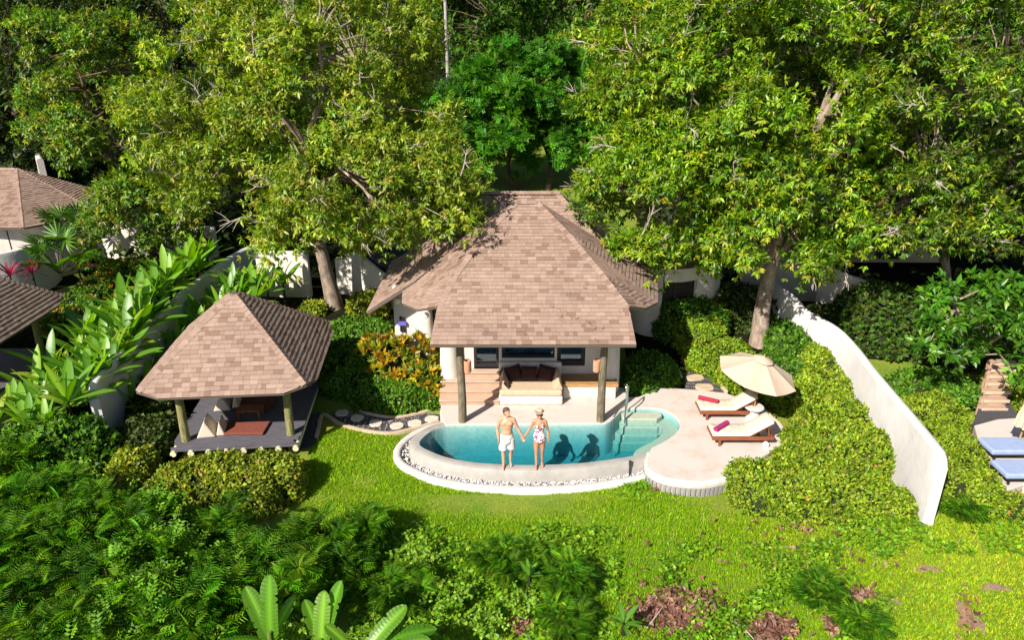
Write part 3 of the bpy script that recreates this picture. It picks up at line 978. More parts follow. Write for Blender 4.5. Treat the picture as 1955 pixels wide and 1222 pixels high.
# daybed
db = empty('daybed', (.585, 20.5, DZ), 'built-in white daybed with beige mattress and wedge arm bolsters', 'daybed')
obj('base', MB().box((.585, 20.55, .60), (1.98, 1.1, .30)), 'stucco', db, bevel=.06, seg=3, local=False)
obj('back_wall', MB().box((.585, 21.09, 1.05), (2.0, .18, .75)), 'stucco', db, bevel=.06, seg=3, local=False)
obj('mattress', MB().box((.585, 20.5, .85), (1.94, 1.02, .21)), 'daybed_cream', db, bevel=.07, seg=3, smooth=False, local=False)
for s_ in (-1, 1):
    x = .585 + s_ * .83
    w = MB()
    pr = [(-.16, 0), (.16, 0), (.05 * s_, .36), (-.0, .36)]
    y0, y1 = 20.07, 20.95
    vs = [(x + a, y0, .957 + b * .75) for a, b in pr] + [(x + a, y1, .957 + b) for a, b in pr]
    w.add(vs, [(0, 1, 2, 3), (7, 6, 5, 4), (0, 4, 5, 1), (1, 5, 6, 2), (2, 6, 7, 3), (3, 7, 4, 0)])
    obj('arm_bolster', w, 'daybed_cream', db, bevel=.05, seg=3, local=False)
def pillow_mesh(w, h, t):
    mb = MB(); n = 10
    for sgn in (1, -1):
        vs = []
        for i in range(n + 1):
            for j in range(n + 1):
                a, b = -1 + 2 * i / n, -1 + 2 * j / n
                pinch = 1 - .10 * (abs(a) * (1 - abs(b) ** 2) ** 0) * (1 - abs(b)) if False else 1
                k = (1 - a ** 4) * (1 - b ** 4)
                cx = a * (1 - .07 * (1 - b * b)); cy = b * (1 - .07 * (1 - a * a))
                vs.append((cx * w / 2, sgn * (t / 2) * k ** .6 + 0, cy * h / 2))
        fs = [(i * (n + 1) + j, (i + 1) * (n + 1) + j, (i + 1) * (n + 1) + j + 1, i * (n + 1) + j + 1) for i in range(n) for j in range(n)]
        mb.add(vs, fs)
    return mb
for k, (px, py, rz, ry, lab) in enumerate([(981, 714, .25, -.22, 'dark brown pillow tilted at the left of the daybed'),
                                           (1010, 711, 0, .02, 'dark brown pillow in the middle of the daybed'),
                                           (1042, 712, -.25, .2, 'dark brown pillow tilted at the right of the daybed')]):
    o = obj('pillow', pillow_mesh(.52, .46, .2), 'cushion_brown', smooth=True)
    c = PY(px, py, 20.74)
    o.location = (c.x, 20.76 - .05 * (k == 1), 1.2)
    o.rotation_euler = (R(-22), ry, rz)
    tag(o, lab, 'pillow', 'brown pillows on the daybed')

# ================================================================ pavilions
def make_pavilion(locn, label, singles, seed, rz=0):
    pv = empty('garden_pavilion', locn, label, 'pavilion', 'open garden pavilions', rz)
    h, a, ezz, apz = 2.36, 1.62, 2.33, 4.34
    k = (apz - ezz) / (h - .1)
    def zz(d): return ezz + (h - d) * k
    c = 2.2
    rg = .1
    fac, ap = [], []
    for q in range(4):
        M = Matrix.Rotation(q * PI / 2, 3, 'Z')
        pts = [(-a, -h, ezz), (a, -h, ezz), (c, -c, zz(c)), (rg, -rg, zz(rg)), (-rg, -rg, zz(rg)), (-c, -c, zz(c))]
        fac.append([M @ Vector(p) for p in pts])
    hp = []
    for q in range(4):
        M = Matrix.Rotation(q * PI / 2, 3, 'Z')
        hp.append((M @ Vector((c, -c, zz(c))), M @ Vector((rg, -rg, zz(rg))), M @ Vector((.45, -.45, .75))))
    ro = roof(pv, fac, hp, singles, seed=seed, eye=Vector((0, 0, CAM_Z)) - Vector(locn), cap_w=.13)
    obj('apex_cap', MB().lathe((0, 0, zz(rg) - .05), [(.22, -.06), (.12, .06), (.02, .09)], 4), 'roof_under', ro)
    for x, y in ((-1.42, -1.6), (1.45, -1.5), (1.45, 1.5), (-1.42, 1.5)):
        obj('post', MB().tube([(x, y, -.15), (x, y, .8), (x + .015, y + .01, 1.7), (x * 1.0, y, zz(max(abs(x), abs(y))) - .05)], [.13, .12, .112, .105], 12), 'pave_post_wood', pv, smooth=True)
    pw = (3.9) / 22
    for i in range(22):
        y = -1.95 + pw * (i + .5)
        ins = .16 if i == 0 else (.05 if i == 1 else 0)
        obj('deck_plank', MB().box((.0, y, .53), (3.5 - 2 * ins, pw - .012, .05)), 'deck_wood', pv)
    obj('deck_edge', MB().ribbon([Vector((-1.72, -1.97, 0)), Vector((0, -1.99, 0)), Vector((1.68, -1.97, 0))], [(-.02, .44), (-.02, .565), (.02, .565), (.02, .44)]), 'deck_wood', pv)
    for i in range(8):
        x = -1.66 + .475 * i
        b = obj('beam', MB().tube([(x, -2.06, .40), (x, 1.9, .40)], .085, 12), 'log_end', pv, smooth=True)
    return pv
make_pavilion((-7.9, 19.5, 0), 'open timber pavilion with square brown shingled roof beside the lawn', 300, 5, R(5))
make_pavilion((-17.7, 21.5, .25), 'brown shingled pavilion roof corner cut off by the left edge', 180, 6)

def wedge(x, y, z, rz, h=.42, w=.5, d=.42):
    v = [(-w / 2, -d / 2, 0), (w / 2, -d / 2, 0), (w / 2, d / 2, 0), (-w / 2, d / 2, 0), (-w / 2 + .02, .0, h), (w / 2 - .02, .0, h)]
    M = Matrix.Rotation(rz, 3, 'Z')
    return MB().add([M @ Vector(q) + Vector((x, y, z)) for q in v], [(0, 1, 5, 4), (2, 3, 4, 5), (1, 2, 5), (3, 0, 4), (0, 3, 2, 1)])
for (px, py, lab) in ((398, 826, 'cream triangular cushion pair at the front of the pavilion'), (428, 776, 'cream triangular cushion pair deeper inside the pavilion')):
    c = P(px, py, .56)
    e = empty('triangle_cushion', c, lab, 'cushion', 'cream triangular cushions in the pavilion')
    e.scale = (1.25,) * 3
    obj('wedge', wedge(0, 0, 0, R(100)), 'cushion_cream', e, bevel=.03)
    obj('flap', wedge(.3, .06, 0, R(100), .36, .44, .2), 'cushion_cream', e, bevel=.03)
c = P(465, 820, .56)
tag(obj('floor_mat', MB().box((c.x, c.y, .60), (1.35, .68, .07)), 'mat_brown', bevel=.02), 'reddish brown floor mat at the front of the pavilion', 'mat')
c = P(480, 772, .56)
tag(obj('floor_mat', MB().box((c.x, c.y, .60), (1.35, .68, .07)), 'mat_brown', bevel=.02), 'brown floor mat in the dark at the back of the pavilion', 'mat')
c = P(480, 795, .56)
lt = empty('low_table', (c.x, c.y, .556), 'low dark wooden table between the pavilion floor mats', 'table')
obj('top', MB().box((0, 0, .27), (.7, .42, .04)), 'teak', lt, bevel=.01)
for sx in (-1, 1):
    for sy in (-1, 1):
        obj('leg', MB().box((sx * .3, sy * .16, .125), (.05, .05, .25)), 'teak', lt)

# ================================================================ garden walls
def wallpath(name, label, pts, z0, tops, th=.22, mname='stucco_cool', n=8, group=None, flare=.0):
    line = smooth_line([(p[0], p[1], 0) for p in pts], n)
    tl = smooth_line([(i, t, 0) for i, t in enumerate(tops)], n)
    tl = [q.y for q in tl]
    def prof(i):
        t = tl[min(i, len(tl) - 1)]
        w = th / 2
        return [(-w - flare, z0), (-w, t - .10), (-w * .8, t - .03), (-w * .35, t), (w * .35, t), (w * .8, t - .03), (w, t - .10), (w + flare, z0)]
    o = obj(name, MB().ribbon(line, prof), mname, smooth=True)
    return tag(o, label, 'wall', group)
# right boundary wall: near end is a rounded corner
e0 = P(1770, 1003, 0)
wallpath('garden_wall', 'white plastered wall sloping away along the right hedge',
         [(e0.x, e0.y), (e0.x + .02, e0.y + .16), (e0.x + .05, e0.y + .55), (10.45, 17), (10.55, 19), (10.7, 20.8), (10.55, 22), (10.1, 23.3), (9.9, 24.3), (9.6, 25.5)],
         -.1, [1.74, 1.94, 2.02, 2.0, 2.05, 2.1, 2.25, 2.3, 2.5, 2.6], th=.26)
wallpath('garden_wall', 'curving white wall behind the broad-leaved plants left of the pavilion',
         [(-11.7, 18.1), (-11.75, 18.4), (-11.8, 20), (-11.9, 22), (-12.0, 24.5), (-11.9, 27), (-11.5, 29.5), (-10.8, 31)], -.1, [1.8, 2.15, 2.2, 2.25, 2.35, 2.4, 2.5, 2.5], th=.26)
wallpath('garden_wall', 'short straight wall left of the leaning tree trunk', [(-10.2, 28.0), (-9.2, 27.95), (-8.12, 27.9)], .6, [3.05, 3.0, 3.0], mname='stucco')
wallpath('garden_wall', 'low rounded wall between leaning trunk and villa roof', [(-7.1, 28.3), (-6.2, 28.0), (-5.6, 27.5), (-4.9, 26.9), (-4.2, 26.6)], .6, [2.6, 2.9, 2.7, 2.4, 2.3], mname='stucco')
wallpath('garden_wall', 'white wall with a sunlit patch beside the left house', [(-19.0, 32.6), (-18.3, 31.7), (-16.5, 31.6), (-14.8, 31.5), (-13.2, 31.6)], .8, [3.1, 3.2, 3.2, 3.1, 3.0], mname='stucco')
wallpath('garden_wall', 'small stucco wall in the shade at the far left edge',
         [Vector((PY(-30, 235, 40).x, 40)), Vector((PY(28, 225, 40).x, 40)), Vector((PY(50, 225, 39.0).x, 39.0)), Vector((PY(60, 260, 37).x, 37.2))], 1.5, [5.1, 5.0, 5.3, 5.0], mname='stucco', th=.3)
wallpath('garden_wall', 'shaded wall end seen behind the right boundary wall', [(11.6, 26.0), (12.2, 24.9), (13.2, 24.4), (14.2, 24.4)], .5, [3.1, 3.0, 2.8, 2.7], mname='stucco')
wallpath('garden_wall', 'dim grey wall under the big right tree', [(9.2, 27.8), (10.8, 27.7), (12.3, 27.5)], .5, [3.3, 3.3, 3.3], mname='stucco')
# curved gate wall right of the villa
gw = empty('gate_wall', (5.6, 25, .6), 'curved cream wall with a dark wooden gate right of the villa', 'wall')
arc = [Vector((4.35, 25.2, 0)), Vector((4.75, 24.7, 0)), Vector((5.35, 24.45, 0))]
obj('wall', MB().ribbon(smooth_line(arc, 5), [(-.12, .3), (-.12, 3.5), (.12, 3.5), (.12, .3)]), 'stucco', gw, smooth=True, local=False)
obj('wall', MB().ribbon(smooth_line([(6.55, 24.75, 0), (7.2, 25.2, 0), (7.7, 26, 0)], 5), [(-.12, .3), (-.12, 3.4), (.12, 3.4), (.12, .3)]), 'stucco', gw, smooth=True, local=False)
obj('lintel', MB().ribbon(smooth_line([(5.35, 24.45, 0), (6.0, 24.5, 0), (6.55, 24.75, 0)], 5), [(-.12, 2.95), (-.12, 3.5), (.12, 3.5), (.12, 2.95)]), 'stucco', gw, smooth=True, local=False)
gl = smooth_line([(5.37, 24.52, 0), (6.0, 24.57, 0), (6.53, 24.8, 0)], 5)
for i in range(len(gl) - 1):
    a, b = gl[i], gl[i + 1]
    t = (b - a)
    obj('gate_board', MB().box(((a.x + b.x) / 2, (a.y + b.y) / 2, 1.75), (t.length - .012, .05, 2.4), math.atan2(t.y, t.x)), 'gate_dark', gw, local=False)
obj('capping', MB().ribbon(smooth_line(arc + [Vector((6.0, 24.5, 0)), Vector((6.55, 24.75, 0)), Vector((7.2, 25.2, 0))], 5), [(-.3, 3.5), (-.05, 3.72), (.3, 3.62), (.3, 3.5)]), 'roof_under', gw, smooth=True, local=False)
# dark boulder-like tank behind the low wall
c = PY(748, 500, 28.2)
mb = MB().ell(c, (1.0, .8, .75), 20, 12)
mb.v = [(x + .06 * math.sin(3 * y + z), y, z + .05 * math.sin(2.3 * x)) for x, y, z in mb.v]
tag(obj('boulder', mb, 'rock_dark', smooth=True), 'smooth dark blue-grey boulder behind the low wall', 'boulder')

# ================================================================ left neighbour's house
nh = empty('neighbour_house', (-22, 31, .9), 'shingled house with round white courtyard wall at the left edge', 'house')
NO = nh.location.copy()
E0, E1, E2, E3 = Vector((-28, 29.2, 3.6)), Vector((-20.0, 29.2, 3.6)), Vector((-18.3, 32.0, 3.5)), Vector((-18.6, 35, 3.5))
N1, N2 = Vector((-27, 33, 5.3)), Vector((-22.2, 33, 5.3))
nr = roof(nh, [[q - NO for q in f] for f in ([E0, E1, N2, N1], [E1, E2, N2], [E2, E3, N2])],
          [(E1 - NO, N2 - NO, (.3, -.4, .8)), (E2 - NO, N2 - NO, (.5, 0, .8)), (N1 - NO, N2 - NO, (0, 0, 1))], 120, seed=8)
obj('wall', MB().ribbon(smooth_line([(-28, 30, 0), (-20.6, 30, 0), (-19.2, 32.2, 0), (-19.3, 34.5, 0)], 6), [(-.1, .5), (-.1, 3.5), (.1, 3.5), (.1, .5)]), 'stucco', nh, smooth=True, local=False)
obj('window', MB().box((-21.9, 29.86, 2.3), (1.5, .08, 2.0)), 'dark_frame', nh, local=False)
cw = []
for k in range(19):
    a = R(185 + 190 * k / 18)
    cw.append(Vector((-21.7 + 2.35 * math.cos(a), 29.0 + 2.35 * math.sin(a), 0)))
obj('courtyard_wall', MB().ribbon(cw, [(-.22, .4), (-.15, 2.9), (-.11, 3.05), (0, 3.1), (.11, 3.05), (.15, 2.9), (.3, .4)]), 'stucco_cool', nh, smooth=True, local=False)

# right neighbour's house, deep in the trees
rh = empty('neighbour_house', (15, 32, .9), 'shaded house with dark shingled roof deep under the right trees', 'house')
NO2 = rh.location.copy()
a0, a1, a2, a3 = Vector((11.8, 28.8, 3.5)), Vector((20, 28.8, 3.5)), Vector((20, 35, 3.5)), Vector((11.8, 35, 3.5))
r0, r1 = Vector((14.5, 31.9, 5.6)), Vector((18, 31.9, 5.6))
roof(rh, [[q - NO2 for q in f] for f in ([a0, a1, r1, r0], [a3, a0, r0], [a1, a2, r1])], [(a0 - NO2, r0 - NO2, (-.4, -.4, .8)), (r0 - NO2, r1 - NO2, (0, 0, 1))], 60, seed=9)
obj('wall', MB().box((15.9, 33.0, 2.1), (7.0, 3.0, 3.0)), 'path_tan', rh, local=False)  # tan darker than stucco: shade under the trees is put into the colour
obj('door', MB().box((14.4, 31.46, 1.9), (1.1, .1, 2.1)), 'gate_dark', rh, local=False)
obj('window', MB().box((17.0, 31.46, 2.2), (1.4, .1, 1.3)), 'dark_frame', rh, local=False)
# ================================================================ sun loungers
def make_lounger(locn, label):
    e = empty('sun_lounger', locn, label, 'sun lounger', 'teak sun loungers on the terrace')
    L, W, H = 1.72, .66, .30
    fr = MB()
    for s_ in (-1, 1):
        fr.box((L / 2, s_ * (W / 2 - .025), H - .05), (L, .045, .10))
    for x in (.03, .6, 1.05, L - .03):
        fr.box((x, 0, H - .055), (.05, W - .1, .07))
    obj('frame', fr, 'teak', e, bevel=.006)
    for x in (.22, 1.5):
        for s_ in (-1, 1):
            obj('leg', MB().box((x, s_ * (W / 2 - .03), .125), (.06, .05, .25)), 'teak', e, bevel=.005)
    for s_ in (-1, 1):
        obj('wheel', MB().tube([(1.5, s_ * (W / 2 + .005), .085), (1.5, s_ * (W / 2 + .045), .085)], .085, 16), 'white_plastic', e, smooth=True)
    for k in range(9):
        obj('slat', MB().box((.08 + .115 * k, 0, H + .005), (.075, W - .1, .022)), 'teak', e)
    # raised back
    ang = R(33)
    bx = 1.03
    bl = .74
    d = Vector((math.cos(ang), 0, math.sin(ang)))
    up = Vector((-math.sin(ang), 0, math.cos(ang)))
    bf = MB()
    M = Matrix((d, Vector((0, 1, 0)), up)).transposed()
    for s_ in (-1, 1):
        bf.box(Vector((bx, s_ * (W / 2 - .06), H)) + d * bl / 2, (bl, .04, .05), M=M)
    for k in range(6):
        bf.box(Vector((bx, 0, H)) + d * (.08 + .125 * k) + up * .015, (.08, W - .14, .02), M=M)
    for s_ in (-1, 1):
        bf.tube([Vector((bx, s_ * .22, H)) + d * .6, Vector((1.62, s_ * .22, H - .04))], .018, 6)
    obj('backrest', bf, 'teak', e)
    # cushion: quilted strip following seat and back
    prof, n = [], 34
    tot = bx + bl + .02
    for i in range(n + 1):
        sx = .01 + (tot - .01) * i / n
        if sx < bx: p = Vector((sx, 0, H + .02)); u_ = Vector((0, 0, 1))
        else: p = Vector((bx, 0, H + .02)) + d * (sx - bx); u_ = up
        f = min(1, abs(sx - bx) / .06)
        q = .055 + .022 * abs(math.sin(PI * sx / .22)) ** .5
        if i in (0, n): q = .03
        prof.append((p, u_, q))
    cm = MB()
    ys = (-.31, -.27, -.1, .1, .27, .31)
    hs = (.35, .92, 1, 1, .92, .35)
    vs, fs = [], []
    for p, u_, q in prof:
        for y, h_ in zip(ys, hs):
            vs.append(p + Vector((0, y, 0)) + u_ * (q * h_))
        for y in ys[::-1]:
            vs.append(p + Vector((0, y, 0)) + u_ * .004)
    k = 12
    for i in range(n):
        for j in range(k):
            fs.append((i * k + j, (i + 1) * k + j, (i + 1) * k + (j + 1) % k, i * k + (j + 1) % k))
    fs += [tuple(range(k)), tuple(n * k + j for j in range(k - 1, -1, -1))]
    cm.add(vs, fs)
    obj('cushion', cm, 'cushion_cream', e, smooth=True)
    return e
pn, pf = P(1373, 852, DZ), P(1349, 802, DZ)
ln = make_lounger((pn.x - .22, pn.y + .30, DZ), 'teak sun lounger with cream cushion nearest the lawn')
lf = make_lounger((pf.x - .22, pf.y + .30, DZ), 'teak sun lounger with cream cushion behind the round side table')
def towel(locn, rz, m, label):
    prof = []
    t = MB()
    n = 22
    for xx, s_ in ((-.30, .96), (-.27, 1.0), (.27, 1.0), (.30, .96)):
        for k in range(n):
            a = 2 * PI * k / n
            r_ = .062 * s_ * (1 + .05 * math.cos(3 * a))
            t.v.append((xx, r_ * math.cos(a) * 1.25, .06 + r_ * math.sin(a)))
    for i in range(3):
        for k in range(n):
            t.f.append((i * n + k, i * n + (k + 1) % n, (i + 1) * n + (k + 1) % n, (i + 1) * n + k))
    t.f += [tuple(range(n)), tuple(3 * n + k for k in range(n))]
    o = obj('rolled_towel', t, m, smooth=True)
    o.location = locn
    o.rotation_euler = (0, 0, rz)
    tag(o, label, 'towel', 'rolled towels on the loungers')
zt = DZ + .39
towel(P(1377, 817, zt), R(42), 'towel_magenta', 'rolled magenta towel on the nearer sun lounger')
towel(P(1352, 766, zt), R(-28), 'towel_red', 'rolled dark red towel on the farther sun lounger')

# ================================================================ parasol and side table
tb = P(1437, 800, DZ)
t = empty('side_table', (tb.x, tb.y, DZ), 'round white side table with conical foot under the open parasol', 'table')
obj('foot', MB().lathe((0, 0, 0), [(.22, 0), (.22, .03), (.17, .2), (.14, .38)], 20), 'white_stone', t, smooth=True)
obj('top', MB().lathe((0, 0, .38), [(.12, 0), (.27, .0), (.285, .02), (.27, .045), (.0, .05)], 26), 'white_stone', t, smooth=True)
ps = empty('parasol', (tb.x, tb.y, DZ), 'open beige canvas parasol between the two loungers', 'parasol')
top = PY(1455, 684, tb.y) - Vector((tb.x, tb.y, DZ))
rimc = PY(1457, 722, tb.y) - Vector((tb.x, tb.y, DZ))
axisv = Vector((.20, -.10, 1)).normalized()
pc = Vector((.06, 0, top.z))
obj('pole', MB().tube([(0, 0, .385), (.02, 0, 1.0), pc - axisv * .1], .022, 8), 'bench_wood', ps, smooth=True)
cv = MB()
xa = Vector((0, 1, 0)).cross(axisv).normalized(); ya = axisv.cross(xa)
rad, drop, nb, ns, nr_ = 1.17, .52, 8, 6, 6
vs = [pc]
for j in range(1, nr_ + 1):
    f = j / nr_
    for k in range(nb * ns):
        a = 2 * PI * k / (nb * ns) + .2
        ph = (k % ns) / ns
        edge = math.cos(PI / nb) / math.cos((ph - .5) * 2 * PI / nb)     # straight hems between the ribs
        rr = rad * f * edge
        sag = .035 * math.sin(PI * ph) * f
        vs.append(pc + xa * (rr * math.cos(a)) + ya * (rr * math.sin(a)) - axisv * (drop * f ** 1.12 + sag))
n_ = nb * ns
fs = [(0, 1 + k, 1 + (k + 1) % n_) for k in range(n_)]
for j in range(nr_ - 1):
    for k in range(n_):
        fs.append((1 + j * n_ + k, 1 + (j + 1) * n_ + k, 1 + (j + 1) * n_ + (k + 1) % n_, 1 + j * n_ + (k + 1) % n_))
cv.add(vs, fs)
cn = obj('canopy', cv, 'canvas', ps)
vt = MB()
vs = [pc + axisv * .06]
for j, (r_, dz) in enumerate(((.16, .03), (.30, .09))):
    for k in range(n_):
        a = 2 * PI * k / n_ + .2
        vs.append(pc + xa * (r_ * math.cos(a)) + ya * (r_ * math.sin(a)) - axisv * (dz - .035))
fs = [(0, 1 + k, 1 + (k + 1) % n_) for k in range(n_)] + [(1 + k, 1 + n_ + k, 1 + n_ + (k + 1) % n_, 1 + (k + 1) % n_) for k in range(n_)]
obj('vent', MB().add(vs, fs), 'canvas', cn)
obj('finial', MB().ell(pc + axisv * .09, (.025, .025, .05)), 'bench_wood', ps, smooth=True)
for k in range(nb):
    a = 2 * PI * k / nb + .2
    obj('rib', MB().tube([pc - axisv * .06, pc + xa * (rad * .985 * math.cos(a)) + ya * (rad * .985 * math.sin(a)) - axisv * (drop + .02)], .009, 5), 'bench_wood', ps)

# ================================================================ pool rail, garden lamp
hr = empty('pool_handrail', P(1192, 790, .4), 'bent stainless steel handrail at the pool steps', 'handrail')
base = P(1193, 800, .36)
low = P(1170, 826, .30)
for s_, nm in ((0, 'rail'), (.0, 'upright')):
    if nm == 'rail':
        pts = [base + Vector((0, 0, -.6)), base + Vector((0, 0, .55)), base + Vector((.0, .04, .95)), base + Vector((-.02, .16, 1.07)), base + Vector((.05, .30, .98)), base + Vector((.10, .34, .5)), base + Vector((.10, .36, .1))]
    else:
        pts = [low + Vector((0, 0, -.75)), low + Vector((0, 0, .35)), low + Vector((.05, .1, .52)), base + Vector((-.02, -.02, .62)), base + Vector((-.005, 0, .72))]
    obj(nm, MB().tube(smooth_line(pts, 7), .022, 10), 'steel', hr, smooth=True, local=False)
gl_ = P(1201, 912, 0)
g = empty('garden_light', gl_, 'small dark garden spotlight on a stake beside the pool kerb', 'garden light')
obj('stake', MB().tube([(0, 0, -.1), (0, 0, .42)], .022, 8), 'black_metal', g)
obj('head', MB().tube([(0, 0, .40), (0, .02, .52)], .035, 10), 'black_metal', g, smooth=True)

# ================================================================ right neighbour's terrace
nt_ = obj('neighbour_terrace', MB().prism([Vector(P(x, y, .45)[:2]) for x, y in [(1860, 812), (1905, 800), (1990, 795), (2150, 800), (2150, 950), (1955, 925), (1902, 945), (1905, 905), (1870, 850)]], -.05, .45), 'terrace', bevel=.03)
tag(nt_, 'pale terrace of the right neighbour', kind='structure')
def covered_bed(px, py, label):
    c = P(px, py, .8)
    e = empty('sunbed', (c.x, c.y, .45), label, 'sunbed', 'blue covered sunbeds at the right edge')
    mb = MB().box((.75, 0, .28), (2.0, .72, .16))
    obj('cover', mb, 'blue_cover', e, bevel=.06, seg=3)
    for x in (-.1, 1.5):
        for y in (-.28, .28):
            obj('leg', MB().box((x, y, .1), (.05, .05, .2)), 'dark_frame', e)
    obj('frame', MB().box((.75, 0, .19), (1.9, .66, .05)), 'dark_frame', e)
covered_bed(1898, 848, 'blue covered sunbed behind the closed parasol foot')
covered_bed(1925, 892, 'blue covered sunbed nearest the lawn at the right edge')
c = P(1938, 862, .45)
cp = empty('closed_parasol', (c.x, c.y, .45), 'closed beige parasol on a white foot at the right edge', 'parasol')
obj('foot', MB().lathe((0, 0, 0), [(.24, 0), (.24, .05), (.17, .14), (.06, .2)], 18), 'white_stone', cp, smooth=True)
obj('pole', MB().tube([(0, 0, .1), (.1, .05, 1.2)], .025, 8), 'bench_wood', cp, smooth=True)
vs, fs = [], []
prof = [(.02, 2.15), (.07, 2.1), (.09, 1.9), (.15, 1.5), (.2, 1.1), (.22, .78)]
n_ = 32
for r_, z in prof:
    for k in range(n_):
        q = r_ * (1 + .2 * (1 if k % 4 < 2 else -1) * min(1, (2.1 - z)))
        a = 2 * PI * k / n_
        vs.append((q * math.cos(a) + z * .09, q * math.sin(a) + z * .04, z))
for i in range(len(prof) - 1):
    for k in range(n_):
        fs.append((i * n_ + k, i * n_ + (k + 1) % n_, (i + 1) * n_ + (k + 1) % n_, (i + 1) * n_ + k))
obj('canopy', MB().add(vs, fs), 'canvas', cp, smooth=True)
# their steps up the slope
ns_ = empty('garden_steps', P(1885, 780, .45), 'reddish garden steps climbing into shade at the right', 'steps')
for k, (x, y) in enumerate([(1893, 776), (1897, 760), (1900, 744), (1904, 728), (1907, 714), (1910, 702), (1913, 690)]):
    z = .48 + .14 * k
    c = P(x, y, z)
    tr = obj('tread', MB().prism(stone_shape(.42, .17, k + 40), -.3, 0), 'brick_pave', ns_)
    tr.location = c - ns_.location
    lip = obj('edging', MB().box((0, -.17, -.03), (.8, .06, .10)), 'path_tan', tr, bevel=.015)
o = obj('gravel_bed', MB().prism([Vector(P(x, y, .44)[:2]) for x, y in [(1858, 808), (1868, 780), (1880, 745), (1935, 745), (1930, 775), (1950, 798), (1905, 804)]], .0, .44), 'gravel')
tag(o, 'brown gravel bed around the right garden steps', kind='structure')
obj('kerb', MB().ribbon(smooth_line([P(x, y, 0.02) for x, y in [(1938, 748), (1932, 770), (1946, 792), (1965, 800)]], 4), [(-.05, .2), (-.05, .55), (.05, .55), (.05, .2)]), 'path_tan', o)

# ================================================================ people
mat('skin_man', (.56, .29, .19), .5, (.50, .25, .16), 8)
mat('skin_woman', (.46, .22, .13), .45, (.40, .185, .105), 8)
mat('hair_brown', (.10, .06, .035), .6, (.06, .035, .02), 30)
mat('shorts_white', (.62, .60, .61), .85, (.50, .49, .51), 10, .6, 16)
mat('straw', (.62, .46, .30), .8, (.52, .37, .22), 30, .3, 60)
mat('black_cloth', (.012, .012, .014), .5)
mat('lip', (.30, .08, .07), .5)
def swim_mat():
    m, nt, b = _new('swimsuit')
    tc = nt.nodes.new('ShaderNodeTexCoord')
    v = nt.nodes.new('ShaderNodeTexVoronoi'); v.inputs['Scale'].default_value = 13
    n = nt.nodes.new('ShaderNodeTexNoise'); n.inputs['Scale'].default_value = 14
    nt.links.new(tc.outputs['Object'], v.inputs['Vector']); nt.links.new(tc.outputs['Object'], n.inputs['Vector'])
    r = nt.nodes.new('ShaderNodeValToRGB')
    r.color_ramp.interpolation = 'CONSTANT'
    r.color_ramp.elements[0].color = (.33, .04, .20, 1)
    r.color_ramp.elements[1].position = .46; r.color_ramp.elements[1].color = (.62, .57, .56, 1)
    e = r.color_ramp.elements.new(.25); e.color = (.10, .04, .16, 1)
    e = r.color_ramp.elements.new(.36); e.color = (.65, .30, .40, 1)
    nt.links.new(v.outputs['Distance'], r.inputs[0])
    nt.links.new(r.outputs[0], b.inputs['Base Color'])
    b.inputs['Roughness'].default_value = .6
    MATS['swimsuit'] = m
swim_mat()
def bake_voxel(mb, voxel, smooth_it=4):
    me = bpy.data.meshes.new('tmp'); me.from_pydata([tuple(v) for v in mb.v], [], mb.f); me.update()
    bm = bmesh.new(); bm.from_mesh(me); bmesh.ops.recalc_face_normals(bm, faces=bm.faces); bm.to_mesh(me); bm.free()
    o = bpy.data.objects.new('tmp', me); COL.objects.link(o)
    r = o.modifiers.new('r', 'REMESH'); r.mode = 'VOXEL'; r.voxel_size = voxel; r.use_smooth_shade = True
    s_ = o.modifiers.new('s', 'SMOOTH'); s_.iterations = smooth_it; s_.factor = .5
    dg = bpy.context.evaluated_depsgraph_get()
    out = bpy.data.meshes.new_from_object(o.evaluated_get(dg), depsgraph=dg)
    bpy.data.objects.remove(o); bpy.data.meshes.remove(me)
    out.polygons.foreach_set('use_smooth', [True] * len(out.polygons))
    return out
def shell(src, keep, off):
    """cloth or hair cut from the body's own surface and pushed out by off"""
    bm = bmesh.new(); bm.from_mesh(src)
    bm.normal_update()
    drop_ = [f for f in bm.faces if not keep(f.calc_center_median())]
    bmesh.ops.delete(bm, geom=drop_, context='FACES')
    for v in bm.verts:
        v.co += v.normal * (off(v.co) if callable(off) else off)
    me = bpy.data.meshes.new('shell'); bm.to_mesh(me); bm.free()
    me.polygons.foreach_set('use_smooth', [True] * len(me.polygons))
    return me
def limb(mb, pts, rad, n=14, sub=5):
    pts = [Vector(p) for p in pts]
    line = smooth_line(pts, sub)
    rr = smooth_line([(r if hasattr(r, '__len__') else (r, r)) + (0,) if hasattr(r, '__len__') else (r, r, 0) for r in rad], sub)
    mb.tube(line, [(q.x, q.y) for q in rr], n)
    mb.ell(pts[0], (rr[0].x, rr[0].x, rr[0].x), 12, 8); mb.ell(pts[-1], (rr[-1].x, rr[-1].y, rr[-1].x), 12, 8)
